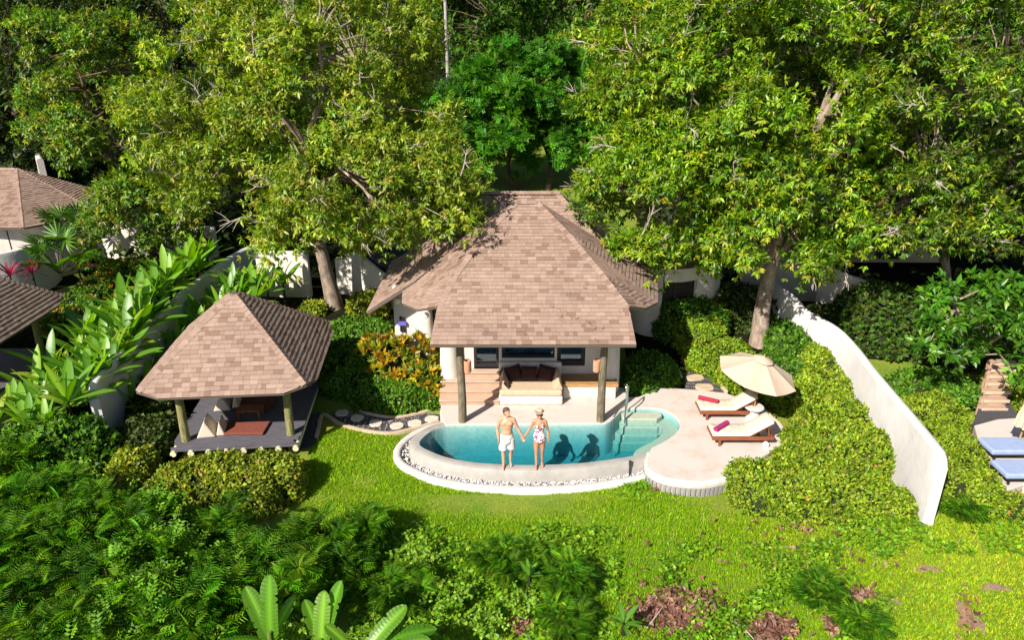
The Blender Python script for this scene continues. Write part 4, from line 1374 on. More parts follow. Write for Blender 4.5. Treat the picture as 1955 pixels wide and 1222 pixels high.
def hand(mb, wrist, direction, palm_n, curl=.3, sz=1.0):
    d = Vector(direction).normalized(); nrm = Vector(palm_n); nrm = (nrm - d * nrm.dot(d)).normalized()
    sd_ = d.cross(nrm)
    w = Vector(wrist)
    M = Matrix((sd_, nrm, d)).transposed()
    mb.ell(w + d * .05 * sz, (.042 * sz, .018 * sz, .058 * sz), 12, 8, M=M)
    for k, (o, L) in enumerate(((-.03, .068), (-.01, .082), (.011, .078), (.031, .06))):
        p0 = w + d * .085 * sz + sd_ * o * sz
        p1 = p0 + (d - nrm * .15) * L * .5 * sz
        p2 = p1 + (d - nrm * curl * 2) .normalized() * L * .5 * sz
        mb.tube([p0, p1, p2], [.0095 * sz, .009 * sz, .0075 * sz], 7)
    p0 = w + d * .03 * sz - sd_ * .035 * sz
    p1 = p0 + (d * .6 - sd_ * .8).normalized() * .04 * sz
    p2 = p1 + (d * .9 - sd_ * .3 - nrm * .2).normalized() * .035 * sz
    mb.tube([p0, p1, p2], [.013 * sz, .011 * sz, .009 * sz], 7)
def head(mb, c, yaw, tilt, sz):
    M = Matrix.Rotation(yaw, 3, 'Z') @ Matrix.Rotation(tilt, 3, 'X')
    T = lambda v: Vector(c) + M @ (Vector(v) * sz)
    mb.ell(T((0, .008, .03)), (.077 * sz, .096 * sz, .098 * sz), 18, 12, M=M)      # skull
    mb.ell(T((0, -.022, -.045)), (.060 * sz, .072 * sz, .072 * sz), 16, 10, M=M)     # jaw
    mb.ell(T((0, -.070, -.088)), (.026 * sz, .024 * sz, .022 * sz), 10, 8, M=M)      # chin
    mb.ell(T((0, -.098, -.02)), (.013 * sz, .020 * sz, .026 * sz), 10, 8, M=M)       # nose
    mb.ell(T((0, -.088, -.058)), (.024 * sz, .012 * sz, .010 * sz), 10, 8, M=M)      # mouth
    mb.ell(T((0, -.082, .028)), (.052 * sz, .016 * sz, .012 * sz), 10, 8, M=M)       # brow
    for s_ in (-1, 1):
        mb.ell(T((s_ * .080, .012, -.012)), (.012 * sz, .022 * sz, .033 * sz), 8, 8, M=M)
    return T, M
def make_person(kind, feet, label):
    man = kind == 'man'
    e = empty('person', feet, label, 'person')
    b = MB()
    k = 1.0 if man else .955
    if man:
        wid, chest, waist, hip = .172, (.165, .115), (.145, .105), (.155, .115)
        ar, fa, wr = .050, .041, .028
    else:
        wid, chest, waist, hip = .150, (.138, .105), (.118, .090), (.158, .118)
        ar, fa, wr = .041, .034, .024
    # torso
    limb(b, [(0, 0, .86 * k), (0, .0, .97 * k), (0, .005, 1.10 * k), (0, .0, 1.27 * k), (0, .0, 1.38 * k), (0, .012, 1.46 * k)],
         [(hip[0] * .86, hip[1] * .95), hip, waist, chest, (chest[0] * .92, chest[1] * .88), (.075, .065)], 18)
    limb(b, [(-wid, .0, 1.425 * k), (-.06, .01, 1.455 * k), (.06, .01, 1.455 * k), (wid, .0, 1.425 * k)], [.058 if man else .048, .06, .06, .058 if man else .048])
    if man:
        for s_ in (-1, 1):
            b.ell((s_ * .075, -.075, 1.335), (.082, .045, .062), 14, 9)
        b.ell((0, -.055, 1.06), (.11, .065, .11), 14, 9)
    else:
        for s_ in (-1, 1):
            b.ell((s_ * .068, -.088, 1.255), (.062, .055, .062), 14, 9)
        for s_ in (-1, 1):
            b.ell((s_ * .075, .07, .87), (.085, .075, .09), 12, 8)
    limb(b, [(0, .015, 1.44 * k), (0, .0, 1.56 * k)], [.058 if man else .048, .054 if man else .045])
    hc = (0, -.012, 1.645 * k)
    yaw, tilt = (R(52), R(-6)) if man else (R(6), R(-10))
    T, HM = head(b, hc, yaw, tilt, 1.0 if man else .96)
    # arms: viewer's left one hangs, viewer's right one (man) reaches to the clasped hands, and the reverse for her
    if man:
        arms = [((-wid, 0, 1.425), (-.255, .02, 1.13), (-.225, -.06, .90), (.05, -.35, -1), (1, 0, .1)),
                ((wid, 0, 1.425), (.285, .01, 1.16), (.400, -.03, .93), (.42, -.12, -1), (.2, 1, 0))]
    else:
        arms = [((-wid, 0, 1.36), (-.265, .01, 1.11), (-.395, -.01, .90), (-.45, -.12, -1), (-.2, 1, 0)),
                ((wid, 0, 1.36), (.225, .02, 1.08), (.235, -.03, .85), (0, -.12, -1), (-1, 0, 0))]
    for sh, el, wrp, hd, pn_ in arms:
        sh, el, wrp = Vector(sh), Vector(el), Vector(wrp)
        limb(b, [sh, sh.lerp(el, .45), el, el.lerp(wrp, .35), wrp], [ar * 1.12, ar, fa * .95, fa, wr])
        hand(b, wrp, hd, pn_, .5, 1.0 if man else .9)
    # legs, one foot a step ahead of the other
    tr, kr, cr, an = (.088, .058, .056, .036) if man else (.084, .052, .050, .032)
    if man: legs = [(-.095, -.05, -1), (.10, .10, 1)]
    else: legs = [(-.075, -.06, -1), (.085, .08, 1)]
    for hx, fy, s_ in legs:
        H_ = Vector((hx, 0, .88 * k)); K_ = Vector((hx * 1.02, fy * .45 - .02, .49 * k)); A_ = Vector((hx * .95, fy, .085))
        limb(b, [H_, H_.lerp(K_, .5), K_, K_.lerp(A_, .3) + Vector((0, .015, 0)), A_], [tr, tr * .88, kr, cr, an])
        fd = Vector((.12 * s_, -1, 0)).normalized()
        M = Matrix((Vector((0, 0, 1)).cross(fd) * -1, fd, Vector((0, 0, 1)))).transposed()
        b.ell(A_ + Vector((0, .025, -.045)), (.034, .04, .04), 10, 8)
        b.ell(A_ + fd * .075 + Vector((0, 0, -.050)), (.040, .11, .034), 12, 8, M=M)
        for t_ in range(5):
            o_ = Vector((0, 0, 1)).cross(fd)
            c_ = A_ + fd * (.175 - .008 * abs(t_ - 1)) + o_ * ((t_ - 2) * .016) * s_ + Vector((0, 0, -.069))
            b.ell(c_, (.009, .02, .012), 8, 6, M=M)
    body = bake_voxel(b, .0105, 4)
    link('body', body, 'skin_man' if man else 'skin_woman', e)
    Minv = HM.inverted()
    hcv = Vector(hc)
    def hl(c_): return Minv @ (c_ - hcv)
    if man:
        hair = shell(body, lambda c_: (c_.z > 1.52 and (lambda q: q.z > .052 + max(0, -q.y) * .35 or (q.y > .005 and q.z > -.045 - q.y * .3 and abs(q.x) < .083))(hl(c_))), lambda co: .012 + .008 * abs(math.sin(co.x * 190) * math.sin(co.y * 170)))
        link('hair', hair, 'hair_brown', e)
        for s_ in (-1, 1):
            obj('eye', MB().ell(T((s_ * .033, -.086, .008)), (.012, .007, .006), 8, 6, M=HM), 'black_cloth', e, smooth=True)
        obj('lips', MB().ell(T((0, -.099, -.056)), (.020, .005, .006), 8, 6, M=HM), 'lip', e, smooth=True)
        sh_ = MB()
        limb(sh_, [(0, .0, .82), (0, 0, .90), (0, .0, 1.0)], [(.155, .12), (.178, .14), (.165, .128)], 18)
        for hx, fy, s_ in legs:
            H_ = Vector((hx * 1.02, 0, .86)); K_ = Vector((hx * 1.12, fy * .45 - .02, .49))
            limb(sh_, [H_, H_.lerp(K_, .5), H_.lerp(K_, .82)], [.102, .112, .118])
        sm = bake_voxel(sh_, .011, 3)
        sm2 = shell(sm, lambda c_: c_.z < 1.005 and not (c_.z < .548), 0)
        o = link('swim_shorts', sm2, 'shorts_white', e)
        so = o.modifiers.new('t', 'SOLIDIFY'); so.thickness = .006
    else:
        hair = shell(body, lambda c_: (c_.z > 1.42 and (lambda q: (q.z > .05 + max(0, -q.y) * .3) or (q.y > .0 and q.z > -.10 and abs(q.x) < .082))(hl(c_))), .01)
        link('hair', hair, 'hair_brown', e)
        obj('sunglasses', MB().box(T((0, -.092, .012)), (.128, .018, .036), M=HM).box(T((-.072, -.03, .014)), (.006, .12, .012), M=HM).box(T((.072, -.03, .014)), (.006, .12, .012), M=HM), 'black_cloth', e, bevel=.006)
        obj('lips', MB().ell(T((0, -.096, -.054)), (.019, .005, .006), 8, 6, M=HM), 'lip', e, smooth=True)
        def suit(c_):
            ax = abs(c_.x)
            if c_.z < .80 * k or c_.z > 1.41 * k: return False
            if ax > .20: return False
            if c_.z < .93 * k: return ax < .03 + (c_.z - .80 * k) * 1.5     # high-cut leg
            if c_.z < 1.30 * k:
                if ax > .165: return False
                return c_.y > -.02 or c_.z < 1.245 * k + ax * .75
            return .055 < ax < .085                                        # straps
        sw_ = shell(body, suit, .006)
        link('swimsuit', sw_, 'swimsuit', e)
        hat = MB()
        pr = [(.150, .072), (.155, .078), (.13, .086), (.098, .088), (.094, .136), (.086, .170), (.05, .177), (.001, .166)]
        vs, fs, n_ = [], [], 28
        for r_, z in pr:
            for q in range(n_):
                a = 2 * PI * q / n_
                vs.append(T((r_ * .92 * math.cos(a), .008 + r_ * 1.06 * math.sin(a), z - .02 * (math.cos(a) ** 2) * (r_ > .14) * -1)))
        for i in range(len(pr) - 1):
            for q in range(n_):
                fs.append((i * n_ + q, i * n_ + (q + 1) % n_, (i + 1) * n_ + (q + 1) % n_, (i + 1) * n_ + q))
        ho = obj('straw_hat', hat.add(vs, fs), 'straw', e, smooth=True)
        so = ho.modifiers.new('t', 'SOLIDIFY'); so.thickness = .006
        vs = []
        for r_, z in ((.101, .084), (.099, .112)):
            for q in range(n_):
                a = 2 * PI * q / n_
                vs.append(T((r_ * .92 * math.cos(a), .008 + r_ * 1.06 * math.sin(a), z)))
        obj('hat_band', MB().add(vs, [(q, (q + 1) % n_, n_ + (q + 1) % n_, n_ + q) for q in range(n_)]), 'black_cloth', ho)
    return e
mf, wf = P(968, 892, .43), P(1029, 890, .43)
make_person('man', (mf.x, mf.y + .06, .432), 'man in white swim shorts standing on the pool rim, looking aside')
make_person('woman', (wf.x, wf.y + .02, .432), 'woman in floral swimsuit and straw hat standing on the pool rim')
import zlib
mat('leaf_stem', (.12, .18, .03), .5, (.08, .13, .02), 8)
# ================================================================ trees
G_MANGO = [(.155, .26, .009), (.22, .31, .012), (.10, .20, .008), (.055, .13, .008), (.28, .30, .02)]
G_OLIVE = [(.21, .28, .018), (.29, .34, .035), (.15, .24, .012), (.32, .32, .04), (.10, .19, .010)]
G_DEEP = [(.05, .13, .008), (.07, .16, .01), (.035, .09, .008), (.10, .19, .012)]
G_BRIGHT = [(.065, .23, .008), (.05, .18, .007), (.11, .28, .012), (.035, .13, .006)]
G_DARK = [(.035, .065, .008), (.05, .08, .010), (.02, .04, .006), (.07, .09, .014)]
def lumps(lobes, density, clump_r, zflat=.75):
    """clump centres spread through ellipsoid lobes, biased to their skin"""
    C, RR, OUTV = [], [], []
    for (c, r, n) in lobes:
        d = unit(n * 2)
        d = d[d[:, 2] > -.62][:n]
        f = rng.uniform(.35, 1.0, len(d)) ** .45
        bump = 1 + .16 * np.sin(d[:, 0] * 7 + c[0]) * np.sin(d[:, 1] * 6) + .1 * np.sin(d[:, 2] * 9 + c[1])
        C.append(np.asarray(c) + d * np.asarray(r) * (f * bump)[:, None])
        OUTV.append(d)
        RR.append(rng.uniform(.7, 1.35, len(d)) * clump_r)
    return np.concatenate(C), np.concatenate(RR), np.concatenate(OUTV)
def tree(name, label, base, lobes, clump_r=1.0, whorls=40, per=8, leaf=.22, width=1.0, colours=G_MANGO, weights=None, bark='bark_pale',
         trunk_r=.28, fork=.35, tpl=LEAF, m='leaf_gloss', twigs=0, limbs=7, group='trees around the villas', droop=.55, lean=(0, 0), trunk_tag=None, clump_col=.18):
    global rng
    rng = np.random.default_rng(zlib.crc32(label.encode()))      # each tree keeps its own growth
    random.seed(zlib.crc32(label.encode()))
    base = Vector(base)
    e = empty(name, base, label, 'tree', group)
    C, RR, O = lumps(lobes, 1, clump_r)
    n = len(C)
    # whorls
    ci = np.repeat(np.arange(n), whorls)
    d = unit(len(ci)) + O[ci] * .75 + np.array([0, -.10, .45])
    d /= np.linalg.norm(d, axis=1, keepdims=True)
    wp = C[ci] + d * (RR[ci] * rng.uniform(.35, 1.08, len(ci)))[:, None] * np.array([1, 1, .8])
    keep = wp[:, 2] > base.z + .8
    wp, d, ci = wp[keep], d[keep], ci[keep]
    # leaves round each whorl
    wi = np.repeat(np.arange(len(wp)), per)
    N = len(wi)
    rad = unit(N)
    ax = d[wi] * .55 + rad * .95 + np.array([0, 0, -droop])
    nr = d[wi] * .9 + np.array([0, 0, .8]) + unit(N) * .45
    tone = (1 + rng.normal(0, clump_col, n))[ci][wi]
    wcol = pal(len(wp), colours, weights, .10)[wi]
    col = np.clip(wcol * tone[:, None] * (1 + rng.normal(0, .2, (N, 1))), .004, .8)
    L = leaf * rng.uniform(.65, 1.25, N)
    pos = wp[wi] + ax * (.05 * leaf)
    cr = scatter_mesh('crown', *tpl, pos, ax, nr, L, col, m, e, width=width * rng.uniform(.8, 1.2, N), org=base)
    # skeleton
    cen = np.average(np.array([l[0] for l in lobes]), axis=0, weights=[l[2] for l in lobes])
    cen = Vector(cen)
    zt = base.z + (cen.z - base.z) * fork * 2
    fk = Vector((base.x + (cen.x - base.x) * .35 + lean[0], base.y + (cen.y - base.y) * .35 + lean[1], base.z + (cen.z - base.z) * fork * 1.3))
    tr = MB()
    mid = base.lerp(fk, .5) + Vector((random.uniform(-.12, .12), random.uniform(-.1, .1), 0))
    pts = smooth_line([base - Vector((0, 0, .25)), base.lerp(mid, .35), mid, fk], 4)
    k = len(pts)
    tr.tube([p - base for p in pts], [trunk_r * (1.35 - .75 * (i / (k - 1)) ** .5) for i in range(k)], 10)
    tro = obj('trunk', tr, bark, e, smooth=True)
    br = MB()
    idx = rng.permutation(n)[:limbs]
    nodes, nr_ = [], []
    for i in idx:
        t = Vector(C[i])
        p1 = fk.lerp(t, .4) + Vector((random.uniform(-.4, .4), random.uniform(-.4, .4), .5))
        p2 = fk.lerp(t, .72) + Vector((random.uniform(-.3, .3), random.uniform(-.3, .3), .3))
        ln_ = smooth_line([fk - (fk - mid) * .1, p1, p2, t], 4)
        kk = len(ln_)
        rr = [trunk_r * .55 * (1 - .8 * q / (kk - 1)) for q in range(kk)]
        br.tube([p - base for p in ln_], rr, 6)
        for q in range(4, kk):
            nodes.append(ln_[q]); nr_.append(rr[q])
    NA = np.array([tuple(q) for q in nodes])
    for i in range(n):
        t = C[i]
        j = int(np.argmin(np.sum((NA - t) ** 2, axis=1)))
        a, b = nodes[j], Vector(t)
        if (b - a).length < .15: continue
        md = a.lerp(b, .5) + Vector((random.uniform(-.2, .2), random.uniform(-.2, .2), random.uniform(-.1, .25)))
        br.tube([a - base, md - base, b - base], [min(.05, nr_[j]), .028, .014], 5, cap=False)
    obj('limbs', br, bark, e, smooth=True)
    if twigs:
        tw = MB()
        sel = rng.integers(0, n, twigs)
        for i in sel:
            a = Vector(C[i]) + Vector(O[i]) * RR[i] * .55
            dirn = Vector(O[i]) * .6 + Vector(tuple(rng.normal(size=3))) * .55 + Vector((-.1, -.45, .4))
            dirn.normalize()
            ln_ = RR[i] * random.uniform(.6, 1.25)
            p = [a - base]
            for q in range(4):
                dirn = (dirn + Vector(tuple(rng.normal(size=3))) * .22).normalized()
                p.append(p[-1] + dirn * ln_ / 4)
            tw.tube(p, [.024, .02, .016, .012, .007], 5, cap=False)
            for q in (1, 2, 2, 3, 3, 3):
                dd = (dirn + Vector(tuple(rng.normal(size=3))) * .7).normalized()
                e1 = p[q] + dd * ln_ * random.uniform(.2, .45)
                tw.tube([p[q], p[q].lerp(e1, .5) + Vector(tuple(rng.normal(size=3) * .03)), e1], [.013, .009, .005], 4, cap=False)
        tag(obj('bare_twigs', tw, 'twig_pale', e, smooth=True), kind='stuff')
    return e
def lobe(px, py, Y, rx, ry, rz, n):
    return (tuple(PY(px, py, Y)), (rx, ry, rz), n)
def gbase(px, Y, dx=0):
    z = ground(0, Y)
    dep = Y * math.cos(PITCH) + (CAM_Z - z) * math.sin(PITCH)
    return Vector(((px - 977.5) * dep / F_PX + dx, Y, z))

b = P(640, 588, .95)
tree('mango_tree', 'large olive-green tree with bare pale twigs left of the villa', b,
     [lobe(575, 215, 26.6, 4.6, 4.0, 3.6, 105), lobe(700, 375, 22.9, 3.1, 2.4, 1.5, 42), lobe(430, 330, 26.0, 2.8, 2.6, 1.9, 34), lobe(610, 60, 27.5, 3.9, 3, 2.0, 34), lobe(610, 445, 23.6, 1.6, 1.4, .9, 12), lobe(800, 330, 23.6, 1.5, 1.4, 1.1, 12)],
     clump_r=.95, whorls=70, per=9, leaf=.192, width=.98, colours=G_OLIVE, weights=[4, 3.5, 3, .8, 2], bark='bark_pale', trunk_r=.36, twigs=150, limbs=11, lean=(-.3, 0), clump_col=.14)
b = P(1447, 668, .5)
tree('mango_tree', 'huge leafy tree leaning over the villa\'s right roof edge', b,
     [lobe(1425, 215, 25.2, 4.7, 4.2, 3.9, 112), lobe(1480, 455, 22.8, 2.7, 2.2, 1.7, 38), lobe(1235, 375, 23.4, 2.0, 1.8, 1.4, 22), lobe(1215, 505, 22.0, .95, .8, .55, 8), lobe(1305, 120, 26, 2.7, 2.6, 2.6, 28), lobe(1500, 40, 26, 3.4, 3, 2.4, 32), lobe(1370, 300, 23.6, 2.6, 1.6, 1.6, 26)],
     clump_r=.95, whorls=70, per=9, leaf=.192, width=.98, colours=G_MANGO, weights=[4, 4, 3, 2, 1], bark='bark_pale', trunk_r=.36, twigs=90, limbs=12, lean=(.7, 0))
b = gbase(1802, 25.0)
tree('mango_tree', 'tall dense tree with forked pale trunk at the right edge', b,
     [lobe(1790, 190, 25.8, 4.8, 4.0, 4.2, 100), lobe(1690, 420, 23.2, 2.2, 1.9, 1.5, 24), lobe(1900, 380, 24, 2.4, 2, 1.7, 24), lobe(1650, 90, 27, 2.8, 2.6, 3, 28)],
     clump_r=.95, whorls=70, per=9, leaf=.192, width=.98, colours=G_MANGO + [(.10, .13, .02), (.07, .10, .015)], weights=[2, 1.6, 3, 3, .8, 3, 3], bark='bark_pale', trunk_r=.20, twigs=60, limbs=10)
b = gbase(300, 31.5)
tree('lychee_tree', 'fresh green round tree at the upper left beside the olive tree', b,
     [lobe(230, 210, 32.5, 3.6, 3.2, 3.6, 66), lobe(310, 370, 30.2, 2.2, 2.0, 1.8, 24), lobe(270, 440, 29.6, 1.8, 1.4, 1.2, 12), lobe(170, 120, 33, 2.2, 2.2, 1.8, 18)],
     clump_r=.9, whorls=66, per=9, leaf=.192, width=.98, colours=[(.12, .23, .010), (.18, .27, .014), (.07, .16, .008), (.04, .10, .010), (.22, .23, .02)], bark='bark_dark', trunk_r=.25, limbs=7)
# pair of feathery green trees behind the villa
for px, py, Y, tr_px, lab, rx in ((935, 215, 43, 985, 'bright green feathery tree behind the roof, left of the pair', 2.9), (1060, 195, 44.5, 1045, 'bright green feathery tree behind the roof, right of the pair', 2.9)):
    b = gbase(tr_px, 42.3)
    tree('rain_tree', lab, b, [lobe(px, py, Y, rx, 2.8, 3.0, 60), lobe(px, py + 60, Y - 1, rx * .85, 2.2, 1.8, 20)], clump_r=.85, whorls=31, per=5, leaf=.39, width=.95,
         colours=G_BRIGHT, bark='bark_dark', trunk_r=.2, fork=.3, tpl=PINNATE, m='leaf', limbs=7, droop=.1, clump_col=.12)
# small palmate tree by the right steps
b = P(1832, 722, .55)
tree('frangipani_tree', 'small tree with big fresh palmate leaves by the right steps', b,
     [lobe(1850, 590, 20.6, 1.3, 1.0, .9, 10), lobe(1790, 650, 20.0, .8, .6, .5, 5), lobe(1930, 600, 20.8, 1.2, 1, .9, 8), lobe(1900, 690, 20, .5, .5, .4, 3)], clump_r=.6, whorls=13, per=7, leaf=.30, width=1.2,
     colours=[(.06, .17, .01), (.09, .20, .012), (.04, .12, .008)], bark='bark_pale', trunk_r=.13, fork=.3, limbs=5, droop=.5)
# slim pale trunk rising out of the frame
b = gbase(858, 47)
tree('slender_tree', 'slender tree with smooth pale grey trunk behind the villa', b, [lobe(850, -120, 47, 2.2, 2.0, 1.6, 24)], clump_r=.8, whorls=18, per=6, leaf=.3, colours=G_DEEP, bark='bark_grey', trunk_r=.15, fork=.6, limbs=5)
# background wood, tree by tree
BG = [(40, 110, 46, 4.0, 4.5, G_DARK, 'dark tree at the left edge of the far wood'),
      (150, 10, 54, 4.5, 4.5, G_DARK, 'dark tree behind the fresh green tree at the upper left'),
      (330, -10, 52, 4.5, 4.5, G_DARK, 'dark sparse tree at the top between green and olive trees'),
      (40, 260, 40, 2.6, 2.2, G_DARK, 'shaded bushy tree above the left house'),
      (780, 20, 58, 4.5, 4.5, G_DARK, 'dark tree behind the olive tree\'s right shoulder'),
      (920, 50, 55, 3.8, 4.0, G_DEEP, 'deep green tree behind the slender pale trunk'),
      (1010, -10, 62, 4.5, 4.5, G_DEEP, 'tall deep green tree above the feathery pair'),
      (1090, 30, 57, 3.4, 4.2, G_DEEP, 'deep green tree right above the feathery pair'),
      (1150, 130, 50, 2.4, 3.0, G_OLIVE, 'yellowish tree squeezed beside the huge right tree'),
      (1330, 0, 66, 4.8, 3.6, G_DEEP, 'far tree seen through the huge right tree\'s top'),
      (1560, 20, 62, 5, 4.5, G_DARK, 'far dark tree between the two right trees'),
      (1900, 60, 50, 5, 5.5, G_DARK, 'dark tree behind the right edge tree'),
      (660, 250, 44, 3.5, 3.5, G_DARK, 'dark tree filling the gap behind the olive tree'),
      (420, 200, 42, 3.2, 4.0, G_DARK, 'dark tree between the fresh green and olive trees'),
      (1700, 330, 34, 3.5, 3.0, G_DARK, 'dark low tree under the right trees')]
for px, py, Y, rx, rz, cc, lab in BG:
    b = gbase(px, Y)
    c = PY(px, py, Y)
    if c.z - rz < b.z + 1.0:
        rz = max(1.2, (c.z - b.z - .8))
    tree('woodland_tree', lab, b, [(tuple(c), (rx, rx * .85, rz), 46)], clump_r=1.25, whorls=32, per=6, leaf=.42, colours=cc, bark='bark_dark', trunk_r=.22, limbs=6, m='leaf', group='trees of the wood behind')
# far wooded slope, one mass
def far_wood():
    n = 900
    x = rng.uniform(-75, 75, n); y = rng.uniform(66, 110, n)
    z = np.array([ground(0, q) for q in y])
    keep = ~((x > 2) & (x < 26) & (y > 72) & (y < 130) & (rng.random(n) < .55))
    x, y, z = x[keep], y[keep], z[keep]
    h = rng.uniform(2.5, 7.5, len(x))
    per = 60
    i = np.repeat(np.arange(len(x)), per)
    d = unit(len(i)); d[:, 2] = np.abs(d[:, 2])
    c = np.stack([x, y, z + h], 1)
    pos = c[i] + d * np.array([2.2, 2.2, 2.6])
    ax = unit(len(i)) + np.array([0, 0, -.4]); nr = d + unit(len(i)) * .4
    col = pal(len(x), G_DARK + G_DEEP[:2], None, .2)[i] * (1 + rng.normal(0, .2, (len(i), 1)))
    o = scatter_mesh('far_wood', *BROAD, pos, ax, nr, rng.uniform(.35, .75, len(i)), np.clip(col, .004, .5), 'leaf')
    tag(o, 'dark woodland covering the slope behind', kind='stuff')
far_wood()

def undergrowth():
    n = 26000
    x = rng.uniform(-45, 45, n); y = rng.uniform(29, 63, n)
    k = ((x < -6) | (x > 6.5)) & ~((x > -28) & (x < -18) & (y < 36)) & ~((x > 11) & (x < 21) & (y < 36))
    x, y = x[k], y[k]; n = len(x)
    lump = .5 + .5 * np.sin(x * .9) * np.sin(y * .8)
    pos = np.stack([x, y, np.array([ground(0, q) for q in y]) + rng.uniform(.05, .3, n) + lump * rng.uniform(0, 1.1, n)], 1)
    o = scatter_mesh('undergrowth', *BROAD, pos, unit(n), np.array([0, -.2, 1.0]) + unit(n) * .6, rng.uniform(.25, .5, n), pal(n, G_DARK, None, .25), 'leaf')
    tag(o, 'dark leafy undergrowth under the trees', kind='stuff')
undergrowth()
# ================================================================ hedges and shrubs
def blob_pts(blobs, dens):
    P_, N_ = [], []
    for bi, (x, y, z0, rx, ry, h) in enumerate(blobs):
        area = 2 * PI * ((rx + ry) / 2) * h + PI * rx * ry
        n = int(area * dens)
        d = unit(n); d[:, 2] = np.abs(d[:, 2]) * 1.0
        p_ = 3.2
        q = (np.abs(d) ** p_).sum(1) ** (-1 / p_)
        v = d * q[:, None]
        wob = 1 + .085 * np.sin(v[:, 0] * rx * 3.1 + x) * np.sin(v[:, 1] * ry * 2.7 + y) + .05 * np.sin(v[:, 0] * rx * 7 + v[:, 2] * 5) * np.sin(v[:, 1] * ry * 6)
        pts = np.stack([x + v[:, 0] * rx * wob, y + v[:, 1] * ry * wob, z0 + v[:, 2] * h * wob], 1)
        nn = np.stack([d[:, 0] / rx, d[:, 1] / ry, d[:, 2] / h + .15], 1)
        ok = np.ones(n, bool)
        for bj, (x2, y2, z2, rx2, ry2, h2) in enumerate(blobs):
            if bj == bi: continue
            s_ = np.abs((pts[:, 0] - x2) / rx2) ** p_ + np.abs((pts[:, 1] - y2) / ry2) ** p_ + np.abs((pts[:, 2] - z2) / h2) ** p_
            ok &= s_ > .88
        P_.append(pts[ok]); N_.append(nn[ok])
    P_, N_ = np.concatenate(P_), np.concatenate(N_)
    return P_, N_ / np.linalg.norm(N_, axis=1, keepdims=True)
def core_mesh(blobs, f=.88):
    mb = MB()
    p_ = 3.2
    for (x, y, z0, rx, ry, h) in blobs:
        n, m_ = 20, 7
        vs, fs = [], []
        for i in range(m_ + 1):
            ph = (PI / 2) * i / m_
            for k in range(n):
                a = 2 * PI * k / n
                d = Vector((math.cos(ph) * math.cos(a), math.cos(ph) * math.sin(a), math.sin(ph)))
                q = (abs(d.x) ** p_ + abs(d.y) ** p_ + abs(d.z) ** p_) ** (-1 / p_) * f
                vs.append((x + d.x * q * rx, y + d.y * q * ry, z0 + d.z * q * h - .02))
        for i in range(m_):
            for k in range(n):
                fs.append((i * n + k, i * n + (k + 1) % n, (i + 1) * n + (k + 1) % n, (i + 1) * n + k))
        mb.add(vs, fs)
    return mb
def hedge(name, label, blobs, colours, weights=None, leaf=.075, dens=900, flowers=0, fcol=((.75, .20, .20), (.85, .35, .32)), fsize=.06, tpl=BROAD, m='leaf_hedge', cat='hedge', group=None, lay=.10, width=1.0, out=.9, jit=.25, fpart='flowers'):
    bx, by, bz = blobs[0][:3]
    e = empty(name, (bx, by, bz), label, cat, group)
    obj('dark_core', core_mesh(blobs), 'core', e, local=False, smooth=True)  # added dark solid filler; shade behind the leaves is put into its colour
    p, n = blob_pts(blobs, dens * 1.18)
    hole = np.sin(p[:, 0] * 5.3 + p[:, 2] * 3) * np.sin(p[:, 1] * 4.7 - p[:, 2] * 4 + bx) + .5 * np.sin(p[:, 0] * 11 + by) * np.sin(p[:, 1] * 12 + p[:, 2] * 9)
    kp = ~((hole > .55) & (rng.random(len(p)) < .65))
    p, n, hole = p[kp], n[kp], hole[kp]
    p = p - n * (np.clip(hole - .2, 0, 1) * .10)[:, None]
    leaf = leaf * 1.1
    N = len(p)
    p = p - n * (rng.uniform(0, 1, N) ** 1.5 * lay)[:, None] + n * (rng.uniform(0, 1, N) ** 4 * lay * .9)[:, None]
    ax = n * rng.uniform(.15, out, (N, 1)) + unit(N) * .8 + np.array([0, 0, .15])
    nr = n * 1.3 + unit(N) * .55 + np.array([-.15, -.25, .3])
    # patches of one tone
    patch = .5 + .5 * np.sin(p[:, 0] * 4.1 + 1.3 * p[:, 2]) * np.sin(p[:, 1] * 3.7 + bx)
    col = pal(N, colours, weights, jit) * (.82 + .36 * patch)[:, None]
    scatter_mesh('leaves', *tpl, p, ax, nr, leaf * rng.uniform(.6, 1.35, N), np.clip(col, .004, .8), m, e, width=width * rng.uniform(.8, 1.2, N), org=e.location)
    if flowers:
        i = rng.choice(N, flowers)
        up_ok = i
        per = 6
        q = np.repeat(i, per)
        pos = p[q] + n[q] * (lay * .5) + unit(len(q)) * fsize * .3
        o = scatter_mesh(fpart, *BROAD, pos, unit(len(q)) + n[q], n[q] + unit(len(q)) * .3, fsize * rng.uniform(.6, 1.1, len(q)), pal(len(q), list(fcol), None, .12), 'leaf', e, width=np.full(len(q), 1.5), org=e.location)
        tag(o, kind='stuff')
    return e
H_YG = [(.15, .25, .010), (.21, .30, .012), (.08, .15, .008), (.26, .29, .02)]
H_GR = [(.05, .13, .008), (.07, .18, .010), (.025, .07, .006), (.11, .22, .012)]
H_OL = [(.15, .21, .009), (.21, .26, .012), (.08, .13, .008), (.27, .27, .02)]
def bf(px, py, h, rx, ry):
    """blob whose front foot is seen at the pixel"""
    z0 = 0
    for _ in range(4):
        c = P(px, py, z0)
        z0 = ground(c.x, c.y)
    return (c.x, c.y + ry, z0, rx, ry, h)
def bl(px, py, h, rx, ry, z0=0.0):
    """blob whose top centre is seen at the pixel"""
    z0 = 0
    for _ in range(4):
        c = P(px, py, z0 + h * .9)
        z0 = ground(c.x, c.y)
    return (c.x, c.y, z0, rx, ry, h)
